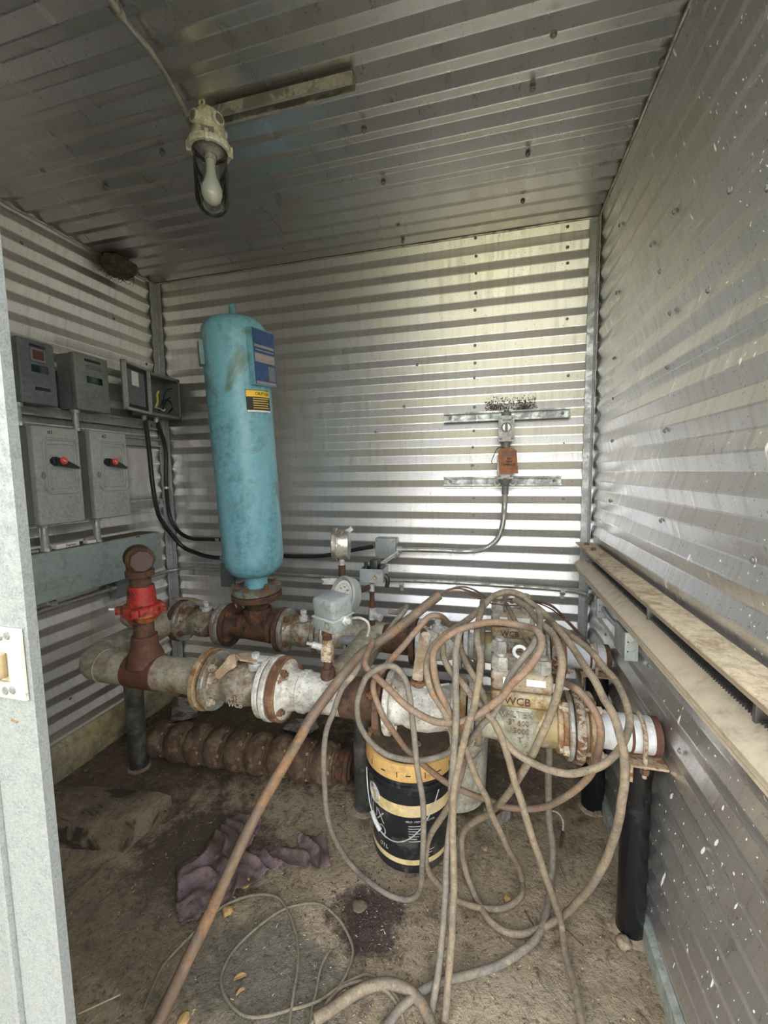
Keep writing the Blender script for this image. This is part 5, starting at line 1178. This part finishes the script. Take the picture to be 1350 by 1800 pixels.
for k, aa in enumerate((-.95, -.60, -.28, -.05, .30, .62, .95)):
    a = cva+aa; w = .004 if k % 2 == 0 else .028; hgt = .018 if k % 2 == 0 else .003
    d = V((math.cos(a), math.sin(a), 0)); MB().box(c+d*(rl+.0018)+V((0, 0, H-.022)), (.0015, w*.55, hgt), 0, Matrix.Rotation(a, 3, 'Z')).build('tear_slot', MT['ink'], ld)
def btext(s, size, a, z, mat=MT['bucketyellow'], rotd=0, sp=.62):
    w = size*sp; n = len(s)
    for i, ch in enumerate(s):
        if ch == ' ': continue
        aa = a+(i-(n-1)/2)*w/rad(z); d = V((math.cos(aa), math.sin(aa), 0)); text(ch, size, c+d*(rad(z)+.0016)+V((0, 0, z)), V((0, 0, 1)).cross(d), (0, 0, 1), mat, bd, ext=.0003)
aL = cva-1.02
btext('LUX', .052, aL, .170, MT['castpaint']); btext('PRO', .046, aL+.06, .125, MT['castpaint'])
mb = MB()
for rr_ in (.030, .018):
    pts = []
    for k in range(20):
        t_ = 2*PI*k/20; aa = aL+rr_*math.cos(t_)/rad(.235); z = .235+rr_*math.sin(t_); d = V((math.cos(aa), math.sin(aa), 0)); pts.append(c+d*(rad(z)+.0015)+V((0, 0, z)))
    mb.tube(pts, .003, 6, closed=True)
mb.build('emblem', MT['castpaint'], bd)
btext('OIL', .018, aL+.32, .075, MT['castpaint'])
aR = cva+.22
btext('HOLD FROM FREEZING', .0085, aR, .190, MT['castpaint'])
for k in range(7): band(.172-.009*k, .1745-.009*k, MT['castpaint'], 'print_line', .0009, aR-.28, aR+.02-.05*(k % 3), .0005)
for k in range(3): band(.080-.010*k, .0825-.010*k, MT['castpaint'], 'print_line', .0009, aR+.02, aR+.36-.06*k, .0005)
# bail handle
qa = cva-1.35; qb = cva+.62; pts = []
for k in range(15):
    f = k/14; a = qa+(qb-qa)*f; z = .292-.155*math.sin(f*PI)**.8; pts.append(c+V((math.cos(a), math.sin(a), 0))*(rad(z)+.010+.018*math.sin(f*PI))+V((0, 0, z)))
MB().tube(spline(pts, 4), .002, 8).build('bail_wire', MT['galv'], P)
MB().tube(pts[3:6], .007, 10).build('grip', MT['castpaint'], P)
# white bucket behind
w_ = V((-.142, 1.597, 0)); P = thing('bucket', 'dirty white plastic bucket standing behind the black one', 'bucket', w_)
mb = MB(); mb.lathe(w_, (0, 0, 1), [(0, 0), (0, .126), (.004, .130), (.30, .141), (.302, .147), (.308, .147), (.31, .142), (.335, .143), (.337, .149), (.36, .149), (.362, .143), (.355, .138), (.02, .124), (.02, 0)], 56); mb.build('body', MT['bucketwhite'], P)
mb = MB(); mb.lathe(w_, (0, 0, 1), [(.345, .149), (.349, .153), (.364, .153), (.368, .148), (.364, .14), (.360, 0), (.350, 0)], 56); mb.build('lid', MT['bucketwhite'], P)
pts = [w_+V((.150*math.cos(a), .150*math.sin(a), .33-.11*math.sin((a+2.2)/2.0*PI))) for a in [(-2.2+2.0*k/12) for k in range(13)]]
MB().tube(pts, .002, 8).build('bail_wire', MT['castdark'], P)

# ------------------------------------------------------------------ timber, rag, scraps on the floor
p1, p2 = atz(217, 1498), atz(272, 1424); pl = atz(106, 1487)
along = (pl-p1).normalized(); across = (p2-p1); across = (across-along*across.dot(along)); wd = across.length; across.normalize()
mb = MB(); prf = [(0, -.01), (0, .038), (.018, .070), (.030, .080), (wd*.60, .098), (wd*.9, .092), (wd, .07), (wd, -.01)]
N = 26; 
for i in range(N+1):
    u_ = i/N; o = p1+along*(u_*.60-.0); k = 1 if 0 < i else .93
    for (a, h_) in prf:
        j = .004*noise.noise(V((u_*9, a*30, h_*30))); sk = across*(a+j)-along*(.10*a/wd*(1-u_)*0+.06*a/wd)
        mb.v.append(o+sk+V((0, 0, h_*k+j)))
m_ = len(prf)
for i in range(N):
    for j in range(m_): a = i*m_+j; b2 = i*m_+(j+1) % m_; mb.f.append([a, b2, b2+m_, a+m_]); mb.m.append(0)
mb.f += [list(range(m_))[::-1], list(range(N*m_, N*m_+m_))]; mb.m += [0, 0]
# keep it inside the room
for v in mb.v: v.x = max(v.x, WL+.045)
tag(mb.build('timber_block', MT['wood'], angle=40), 'dirty dark-stained timber block on the floor by the left wall', 'wood')

def inside(x, y, poly):
    r_ = False; n = len(poly)
    for i in range(n):
        (xa, ya_), (xb_, yb_) = poly[i], poly[i-1]
        if (ya_ > y) != (yb_ > y) and x < (xb_-xa)*(y-ya_)/(yb_-ya_)+xa: r_ = not r_
    return r_
poly = [(310, 1530), (330, 1515), (352, 1508), (378, 1470), (405, 1440), (450, 1438), (462, 1448), (450, 1475), (432, 1498), (470, 1500), (500, 1496), (523, 1492), (524, 1473), (572, 1472), (577, 1500), (581, 1525), (560, 1532), (520, 1528), (488, 1530), (468, 1538), (452, 1552), (440, 1562), (415, 1572), (405, 1590), (380, 1600), (345, 1622), (318, 1628), (310, 1605), (312, 1570)]
wp = [(atz(x, y).x, atz(x, y).y) for x, y in poly]
mb = MB(); xs = [p[0] for p in wp]; ys = [p[1] for p in wp]; st_ = .0045; idx = {}
nx_ = int((max(xs)-min(xs))/st_)+1; ny_ = int((max(ys)-min(ys))/st_)+1
def rz(x, y):
    w1 = noise.noise(V((x*7+3, y*7, .3)))*2.2
    f1 = abs(math.sin((x*26+y*44)+w1*2.2)); f2 = abs(noise.noise(V((x*20, y*20, 5))))
    return .004+.017*(1-f1)**1.6+.012*f2
def vid(i, j):
    if (i, j) not in idx:
        x, y = min(xs)+i*st_, min(ys)+j*st_; idx[(i, j)] = len(mb.v); mb.v.append(V((x, y, max(0, rz(x, y))+.002)))
    return idx[(i, j)]
for i in range(nx_):
    for j in range(ny_):
        x, y = min(xs)+(i+.5)*st_, min(ys)+(j+.5)*st_
        if inside(x, y, wp): mb.f.append([vid(i, j), vid(i+1, j), vid(i+1, j+1), vid(i, j+1)]); mb.m.append(0)
rag = mb.build('rag', MT['rag'], angle=180, recalc=False); tag(rag, 'crumpled mauve rag lying on the dirt floor', 'rag')
sm = rag.modifiers.new('s', 'SOLIDIFY'); sm.thickness = .002

def slab(name, label, poly, mat, th=.004, cat='debris', z=.006):
    mb = MB(); q = [atz(x, y, z) for x, y in poly]; n = len(q)
    mb.v += q+[p+V((0, 0, th)) for p in q]; mb.f += [list(range(n)), list(range(n, 2*n))]+[[i, (i+1) % n, n+(i+1) % n, n+i] for i in range(n)]; mb.m += [0]*(n+2)
    return tag(mb.build(name, mat, smooth=False), label, cat)
slab('plastic_film', 'grimy white-edged film scrap on the floor behind the white reducer', [(497, 1282), (515, 1264), (556, 1266), (560, 1280), (540, 1293)], MT['paper'])
slab('plastic_film', 'grey film scrap on the floor under the left valve, near the back', [(300, 1270), (305, 1225), (352, 1230), (345, 1262)], MT['paper'])
slab('paper_scrap', 'small crushed paper scrap beside the end of the timber block', [(270, 1425), (278, 1412), (296, 1408), (300, 1420), (284, 1436)], MT['paper'], .01)
slab('cardboard_scrap', 'tan scrap under the front left valve on the floor', [(352, 1240), (385, 1228), (392, 1240), (370, 1250)], MT['straw'], .003)
# angle iron
P = None
mb = MB(); a, b2, c3 = atz(850, 1440, .01), atz(866, 1460, .005), atz(897, 1440, .005)
for (s, e) in ((a, b2), (b2, c3)):
    mb.v; o = len(mb.v); mb.v += [s, e, e+V((0, 0, .045)), s+V((0, 0, .045))]; nr = (e-s).cross(V((0, 0, 1))).normalized()*.004
    mb.v += [p-nr for p in mb.v[o:o+4]]; mb.f += [[o, o+1, o+2, o+3], [o+7, o+6, o+5, o+4], [o, o+4, o+5, o+1], [o+1, o+5, o+6, o+2], [o+2, o+6, o+7, o+3], [o+3, o+7, o+4, o]]; mb.m += [0]*6
tag(mb.build('steel_angle', MT['dullflange'], smooth=False), 'bent grey steel angle on the floor right of the white bucket', 'metal scrap')
mb = MB(); pts = [atz(x, y, z) for x, y, z in ((970, 1425, .03), (982, 1430, .04), (990, 1445, .03), (989, 1462, .015), (985, 1490, .008))]
P = thing('whip_lead', 'short white lead with a brown ferrule end on the dirt below the check valve', 'cable', pts[-1])
MB().tube(spline(pts[:4], 6), .0032, 8).build('lead', MT['castpaint'], P); MB().tube([pts[3], pts[4]], .0055, 10).build('ferrule', MT['rustdark'], P)
# stones, leaves
def stone(label, px, py, r, mat, cat='stone', name='stone', sq=.5):
    cpt = atz(px, py, r*.3); mb = MB(); n = 12
    for i in range(n+1):
        for j in range(n):
            th = PI*i/n; ph = 2*PI*j/n; d = V((math.sin(th)*math.cos(ph), math.sin(th)*math.sin(ph), math.cos(th))); k = 1+.5*noise.noise(d*1.8+V((px, py, 0)))
            mb.v.append(cpt+V((d.x*r*k, d.y*r*k, d.z*r*k*sq)))
    for i in range(n):
        for j in range(n): a = i*n+j; b3 = i*n+(j+1) % n; mb.f.append([a, b3, b3+n, a+n]); mb.m.append(0)
    return tag(mb.build(name, mat, angle=180), label, cat)
stone('pale stone at the foot of the front black post', 1096, 1657, .020, MT['stone'])
stone('small stone beside the foot of the rear black post', 1052, 1430, .018, MT['stone'])
stone('brown stone near the bottom edge, right of the thick brown cable', 400, 1600-0, .016, MT['leaf'])
stone('round pebble on the dirt right of the white bucket', 852, 1490, .012, MT['stone'])
stone('clod of orange dirt at the bottom of the small cable loop', 891, 1580, .012, MT['leaf'])
stone('orange clod on the mauve rag', 432, 1552, .016, MT['leaf'])
stone('grey clod in the purple-brown stain left of the bucket', 632, 1592, .022, MT['liddirt'], sq=.3)
stone('brick-coloured clod at the bottom edge left of the cord loop', 322, 1790, .014, MT['leaf'], sq=.3)
stone('dirt clod against the left skirting above the timber', 152, 1353, .016, MT['liddirt'])
def leaf(label, px, py, L, W, rz_):
    cpt = atz(px, py, .010); mb = MB(); ex_ = V((math.cos(rz_), math.sin(rz_), 0)); ey_ = V((-math.sin(rz_), math.cos(rz_), 0)); n = 8
    for i in range(n+1):
        f = i/n; ww = W*math.sin(f*PI)**.7*.5+.0003
        for s in (-1, 0, 1): mb.v.append(cpt+ex_*(L*(f-.5))+ey_*(s*ww)+V((0, 0, .006*abs(s)+.004*math.sin(f*3))))
    for i in range(n):
        for s in (0, 1): a = i*3+s; mb.f.append([a, a+1, a+4, a+3]); mb.m.append(0)
    o = mb.build('dry_leaf', MT['leaf'], recalc=False); s_ = o.modifiers.new('s', 'SOLIDIFY'); s_.thickness = .0008; return tag(o, label, 'leaf')
leaf('dry tan leaf lying inside the thin cord loop', 422, 1721, .032, .012, .6)
leaf('curled pale leaf just below the tan leaf in the cord loop', 423, 1746, .022, .006, .9)
mb = MB(); mb.tube([atz(138, 1782, .012), atz(212, 1748, .02)], .0018, 6); tag(mb.build('straw_stalk', MT['straw']), 'pale straw stalk at the lower left corner beside the door jamb', 'twig')
mb = MB(); mb.tube(spline([atz(x, y, .008) for x, y in ((922, 1600), (934, 1620), (948, 1635), (990, 1632), (1012, 1650), (1026, 1662))], 5), .0016, 6); tag(mb.build('twig', MT['rustdark']), 'thin dark twig crossing under the large cable loop', 'twig')
# loose litter: uncountable
mb = MB(); random.seed(11)
for k in range(1700):
    x = random.uniform(WL+.06, WR-.04); y = random.uniform(.55, 1.95)
    if random.random() < .45: x = random.gauss(-.25, .3); y = random.gauss(1.0, .16)
    if not (WL+.06 < x < WR-.04 and .4 < y < 1.95): continue
    a = random.uniform(0, PI); L_ = random.uniform(.0008, .0065)*random.random()**.5; W_ = random.uniform(.0005, .0016); e1_ = V((math.cos(a), math.sin(a), random.uniform(-.2, .2))); e2_ = V((-math.sin(a), math.cos(a), 0)); o = V((x, y, fz(x, y)+.0022))
    mb.add([o-e1_*L_-e2_*W_, o+e1_*L_-e2_*W_*.6, o+e1_*L_+e2_*W_*.6, o-e1_*L_+e2_*W_, o+V((0, 0, .0015))], [[0, 1, 4], [1, 2, 4], [2, 3, 4], [3, 0, 4]], random.choice((0, 0, 1, 2)))
tag(mb.build('floor_litter', [MT['straw'], MT['liddirt'], MT['rust']], smooth=False, recalc=False), 'straw bits, chips and crumbs scattered over the dirt floor', 'litter', kind='stuff')
mb = MB()
for k in range(420):
    x, y = random.gauss(-.34, .055), random.gauss(1.05, .05)
    lump(mb, (x, y, .001), random.uniform(.001, .0045))
tag(mb.build('seed_litter', MT['seed'], angle=5), 'patch of dark purple-brown crumbs left of the bucket', 'litter', kind='stuff')

# ------------------------------------------------------------------ cables
def cable(name, label, r, mat, pts, cat='cable', group=None, n=6, seg=12, wob=.0):
    """pts: (x, y[, Y]) read along the cable; Y is its distance into the room, 'f' = lying on the floor"""
    W = []
    for p in pts:
        if len(p) == 2: W.append(None)
        elif p[2] == 'f': W.append(atz(p[0], p[1], r+.005).y)
        elif isinstance(p[2], str): W.append(atz(p[0], p[1], r+float(p[2][1:])).y)
        else: W.append(p[2])
    if W[-1] is None: W[-1] = [w_ for w_ in W if w_ is not None][-1]
    known = [i for i, w in enumerate(W) if w is not None]
    for i in range(len(W)):
        if W[i] is None:
            a = max([k for k in known if k < i]); b_ = min([k for k in known if k > i]); t = (i-a)/(b_-a); t = t*t*(3-2*t)
            W[i] = W[a]*(1-t)+W[b_]*t
    q = [aty(p[0], p[1], w) for p, w in zip(pts, W)]
    for v in q: v.z = max(v.z, r+.002)
    mb = MB(); sp_ = spline(q, n)
    for i, v in enumerate(sp_): v += V((noise.noise(v*18), noise.noise(v*18+V((5, 0, 0))), 0))*.0015
    mb.tube(sp_, r, seg)
    if group is None and label != 'x': group = {'cable': 'dusty cables tangled over the valves', 'cord': 'thin cords on the floor'}.get(cat)
    return tag(mb.build(name, mat, angle=60), label, cat, group)
F = 'f'
cable('dusty_cable', 'dusty cable looping around the front of the black bucket and up over the check valve', .0080, MT['hosegrey'],
 [(684,1075,1.35),(700,1076),(714,1066),(712,1072),(704,1082),(690,1098,1.25),(668,1130),(640,1160),(620,1188,1.03),(601,1210),(588,1247),(575,1281),(569,1330,1.03),(571,1393),(575,1433,1.06),(590,1478),(618,1521,F),(651,1551,F),(686,1574,F),(716,1581,F),(734,1571,1.10),(741,1546),(743,1501,1.04),(745,1450),(743,1408),(738,1376,1.03),(732,1335),(724,1258),(717,1211,1.02),(707,1186),(691,1171,1.02),(670,1173),(647,1188),(637,1206),(628,1233,1.03),(629,1262),(639,1287),(657,1310),(682,1327,1.08),(713,1335),(744,1336),(776,1329,1.08),(807,1314),(827,1300),(848,1273),(869,1252,1.01),(885,1218),(898,1188),(918,1158),(937,1134,1.02),(947,1108),(950,1085,1.15),(945,1070)])
cable('dusty_cable', 'reddish-brown cable looping low across the middle white valve and front bonnet', .0090, MT['hoserust'],
 [(655,1128,1.15),(642,1166,1.05),(662,1190),(688,1215),(711,1238,1.01),(730,1252),(765,1268,1.0),(798,1270),(827,1263),(858,1244,.99),(885,1222),(898,1204),(924,1179,.985),(945,1151),(952,1128,1.02),(945,1110),(929,1103),(906,1098,1.10),(879,1094),(860,1094),(838,1098),(807,1107,1.08),(782,1122),(765,1140),(761,1161,1.0),(765,1192),(776,1223,.99),(786,1243),(796,1266),(802,1293,1.02),(812,1310),(819,1318)])
cable('dusty_cable', 'brown cable making a small loop on the dirt right of the black bucket', .0085, MT['hose'],
 [(800,1290,1.0),(819,1318,1.0),(829,1345),(842,1378,1.02),(856,1403),(862,1426),(878,1459,1.08),(895,1495),(909,1518),(918,1547,F),(917,1571,F),(904,1587,F),(881,1597,F),(852,1597,F),(824,1590,F),(799,1580,F),(777,1561,1.10),(756,1536),(749,1513,1.06),(750,1488),(759,1463,1.07),(774,1440),(787,1420),(800,1390),(811,1360,1.05),(817,1330)])
cable('dusty_cable', 'orange-tinted cable crossing the bucket lid and arcing out under the check valve', .0085, MT['hoserust'],
 [(790,1099,1.2),(780,1087),(769,1082,1.12),(755,1084),(744,1095),(726,1115),(707,1138,1.08),(682,1165),(664,1186),(656,1200,1.06),(658,1220),(666,1240),(676,1264,1.05),(695,1291),(713,1316,1.11),(736,1337),(755,1353),(782,1374,1.13),(817,1391),(840,1400),(865,1409,1.16),(884,1418),(921,1422,1.18),(958,1418),(990,1403),(1019,1382,1.08),(1041,1356),(1053,1317),(1056,1286,1.0),(1048,1256),(1031,1229),(1012,1210,1.02),(992,1201),(972,1195,1.15),(955,1188,1.3)])
cable('dusty_cable', 'long tan cable arching highest over the valves, down the right side to the floor', .0092, MT['hose'],
 [(807,1306,1.02),(796,1283),(784,1256,1.0),(769,1231),(761,1219),(753,1196,1.0),(750,1169),(757,1144),(773,1124,1.08),(796,1107),(817,1093),(838,1076,1.25),(851,1063),(862,1052),(872,1046),(885,1041,1.32),(900,1041),(918,1047),(929,1057),(947,1070,1.28),(964,1086),(979,1103),(995,1122,1.15),(1012,1147),(1029,1172),(1045,1195,1.02),(1060,1225),(1078,1256),(1090,1293,.95),(1097,1327),(1098,1371),(1092,1415,.94),(1085,1454),(1070,1499,1.0),(1046,1547),(1018,1582),(985,1613,'f.02'),(947,1632,F),(914,1642,F),(883,1635,F),(857,1613,F),(836,1575,F),(819,1533,1.20),(812,1495),(814,1464,1.20),(831,1445),(857,1431,1.15),(878,1412),(899,1388,1.05),(926,1344),(950,1298,.99),(970,1249),(982,1212,.98),(985,1193),(988,1164,1.0),(983,1139),(972,1116),(958,1101,1.12),(945,1091),(925,1066),(905,1055,1.3)])
cable('dusty_cable', 'tan cable from the rear pipe end looping low in front of the check valve flanges', .0085, MT['hose'],
 [(960,1095,1.35),(976,1100,1.3),(993,1109),(1010,1122,1.2),(1029,1136),(1045,1153),(1062,1174,1.12),(1080,1193),(1093,1218),(1104,1249,1.04),(1107,1273),(1100,1298),(1085,1322,1.0),(1063,1342),(1036,1354,.98),(1002,1360),(968,1354,.98),(938,1342),(909,1325,1.0),(889,1305),(875,1283),(862,1255,1.02),(848,1220),(836,1196),(819,1165,1.08),(811,1142),(807,1122,1.15)])
cable('dusty_cable', 'straight cable slanting from the front valves down to the lower right floor', .0088, MT['hose'],
 [(774,1112,1.1),(778,1136,1.08),(780,1155),(792,1180,1.04),(811,1200),(827,1221),(848,1245,1.01),(869,1270),(882,1298),(894,1334,1.0),(906,1378),(919,1415),(931,1459,1.0),(952,1519),(966,1561,1.04),(978,1594),(987,1625,'f.02'),(994,1677,F),(1010,1731,F),(1020,1781,F),(1028,1840,F)])
cable('dusty_cable', 'left of two near-vertical cables hanging before the black bucket', .0085, MT['hosegrey'],
 [(820,1100,1.12),(808,1113,1.08),(802,1144,1.04),(801,1176),(801,1210,1.0),(802,1252),(800,1290,.98),(796,1345),(793,1387,.98),(794,1420),(790,1460,.97),(786,1500),(784,1538,.96),(782,1589),(778,1639,.94),(771,1708),(761,1762,.88),(752,1815,'f.01')])
cable('dusty_cable', 'right of two near-vertical cables hanging before the black bucket', .0088, MT['hose'],
 [(848,1058,1.28),(846,1072,1.2),(840,1099),(839,1124,1.05),(845,1155),(843,1186,.99),(838,1217),(834,1241),(823,1273,.98),(815,1304),(807,1341,.98),(800,1372),(796,1407),(795,1463,.96),(797,1501),(798,1551,.95),(796,1601),(794,1655,.92),(788,1727),(782,1790,.86),(779,1830,.84)])
cable('dusty_cable', 'grey cable hanging right of the check valve, curving left along the bottom floor', .0098, MT['hosegrey'],
 [(972,1225,1.22),(969,1268,1.22),(966,1298),(965,1334,1.24),(964,1383),(965,1436,1.27),(971,1483,1.28),(972,1518),(968,1556,1.28),(964,1588,F),(956,1620,F),(941,1650,F),(910,1677,F),(867,1700,F),(810,1716,F),(775,1725,F),(740,1743,F),(706,1769,F),(682,1800,F),(660,1840,F)])
cable('dusty_cable', 'short cable from behind the left nuts crossing to the rear flanges', .0075, MT['hosedark'],
 [(792,1118,1.3),(807,1136,1.28),(819,1157,1.28),(836,1173,1.3),(858,1185,1.32),(875,1192,1.35)])
cable('dusty_cable', 'cable from the rear bonnet nuts down behind the reddish loop', .0075, MT['hose'],
 [(890,1062,1.45),(897,1075,1.42),(908,1095,1.38),(920,1115,1.34),(932,1135,1.3),(940,1150,1.28)])
cable('thick_hose', 'cut thick pale hose end arching at the bottom edge, left of the vertical cables', .0125, MT['hose'],
 [(552,1793,F),(578,1777,F),(617,1750,F),(652,1733,'f.01'),(686,1729,'f.01'),(717,1739,F),(740,1762,F),(755,1793,F),(762,1830,F)], cat='hose')
cable('thin_cord', 'thin cord arching from behind the thick brown cable down to the bottom edge', .0038, MT['cord'],
 [(252,1776,F),(263,1747,F),(281,1706,F),(304,1676,F),(337,1643,F),(376,1606,F),(396,1591,F),(430,1577,F),(467,1572,F),(493,1582,F),(511,1613,F),(524,1658,F),(522,1710,F),(515,1754,F),(509,1799,F),(508,1830,F)], cat='cord')
cable('thin_cord', 'thin cord forming an oval loop around the tan leaf', .0036, MT['cord'],
 [(556,1787,F),(578,1761,F),(600,1728,F),(615,1695,F),(620,1665,F),(604,1628,F),(574,1595,F),(548,1587,F),(507,1595,F),(474,1613,F),(437,1643,F),(407,1676,F),(389,1713,F),(391,1739,F),(404,1765,F),(430,1786,F),(467,1786,F),(515,1774,F),(552,1763,F),(578,1748,F),(602,1731,F),(625,1719,F),(644,1712,F),(663,1719,F),(683,1739,F),(702,1762,F),(709,1810,F)], cat='cord')
cable('thin_cord', 'short thin cord piece standing upright left of the thick hose end', .0032, MT['cord'],
 [(580,1670,F),(572,1682,F),(563,1704,F),(555,1743,F),(549,1770,F),(547,1810,F)], cat='cord')
cable('thin_cord', 'pale thin cord curving over the thick hose end at the bottom edge', .0040, MT['hose'],
 [(540,1808,F),(560,1785,F),(580,1756,F),(602,1735,F),(636,1725,'f.012'),(667,1733,'f.02'),(690,1754,'f.005'),(704,1779,F),(716,1820,F)], cat='cord')
# thick brown jacketed cable, straight slant from the manifold to the floor
S = aty(772, 1046, 1.30); E_ = atz(262, 1822, .018); Ld = (E_-S).normalized()
pp = []
for x, y in ((772,1046),(742,1070),(703,1102),(661,1132),(636,1150),(602,1188),(576,1222),(547,1262),(520,1310),(467,1400),(424,1485),(389,1562),(355,1635),(333,1680),(304,1742),(281,1790),(262,1826)):
    d = ray(x, y).normalized(); w0 = CAM-S; b__ = d.dot(Ld); t = (b__*Ld.dot(w0)-d.dot(w0))/(1-b__*b__); pp.append(CAM+d*t)
P = thing('jacketed_cable', 'thick brown jacketed cable slanting from the pipework to the lower left floor', 'cable', pp[-2])
mb = MB(); spp = spline(pp, 6); mb.tube(spp, [.0150+.0015*noise.noise(v*9) for v in spp], 16); mb.build('jacket', MT['jacket'], P, angle=60)
for k, pts in enumerate([[(768,1048,1.31),(796,1034,1.33),(817,1032),(838,1039,1.38),(859,1051),(898,1057,1.42),(937,1056),(952,1059,1.5),(976,1070),(995,1091,1.54),(1014,1109),(1029,1126,1.58),(1034,1140,1.6)],
        [(768,1050,1.31),(796,1039,1.32),(827,1045,1.36),(859,1059),(879,1063,1.42),(908,1064),(937,1058,1.48),(968,1070),(985,1083,1.54),(1006,1103),(1027,1128,1.58),(1032,1140,1.6)],
        [(768,1047,1.31),(790,1036,1.33),(815,1036),(845,1048,1.38),(866,1056),(890,1053,1.42),(915,1054),(945,1057,1.48),(972,1066),(999,1092,1.54),(1019,1113),(1034,1132,1.6)]]):
    o = cable('wire', 'x', (.0030, .0026, .0034)[k], MT['wire'], pts, n=5, seg=8)
    org = V(o.location); o.parent = P; o.location = org-V(P.location)
    for key in ('label', 'category'): del o[key]

# ------------------------------------------------------------------ light: overcast daylight through the doorway behind the camera
w = bpy.data.worlds.new('World'); scene.world = w; w.use_nodes = True; nt = w.node_tree
bg = nt.nodes['Background']; tc = nt.nodes.new('ShaderNodeTexCoord'); sp = nt.nodes.new('ShaderNodeSeparateXYZ'); nt.links.new(tc.outputs['Generated'], sp.inputs[0])
rp = nt.nodes.new('ShaderNodeValToRGB'); mr = nt.nodes.new('ShaderNodeMapRange'); nt.links.new(sp.outputs['Z'], mr.inputs[0]); mr.inputs[1].default_value = -1; mr.inputs[2].default_value = 1
nt.links.new(mr.outputs[0], rp.inputs[0]); e = rp.color_ramp.elements
e[0].position = 0; e[0].color = (.20, .18, .12, 1); e[1].position = 1; e[1].color = (.85, .93, 1.05, 1)
for p_, c_ in ((.44, (.30, .28, .17, 1)), (.49, (.32, .32, .19, 1)), (.55, (1.15, 1.15, 1.1, 1)), (.75, (1.0, 1.04, 1.1, 1))): q = e.new(p_); q.color = c_
nt.links.new(rp.outputs[0], bg.inputs['Color']); bg.inputs['Strength'].default_value = 3.0
vs = scene.view_settings; vs.view_transform = 'Standard'; vs.look = 'None'; vs.gamma = 1; vs.use_curve_mapping = False; vs.exposure = 0.85
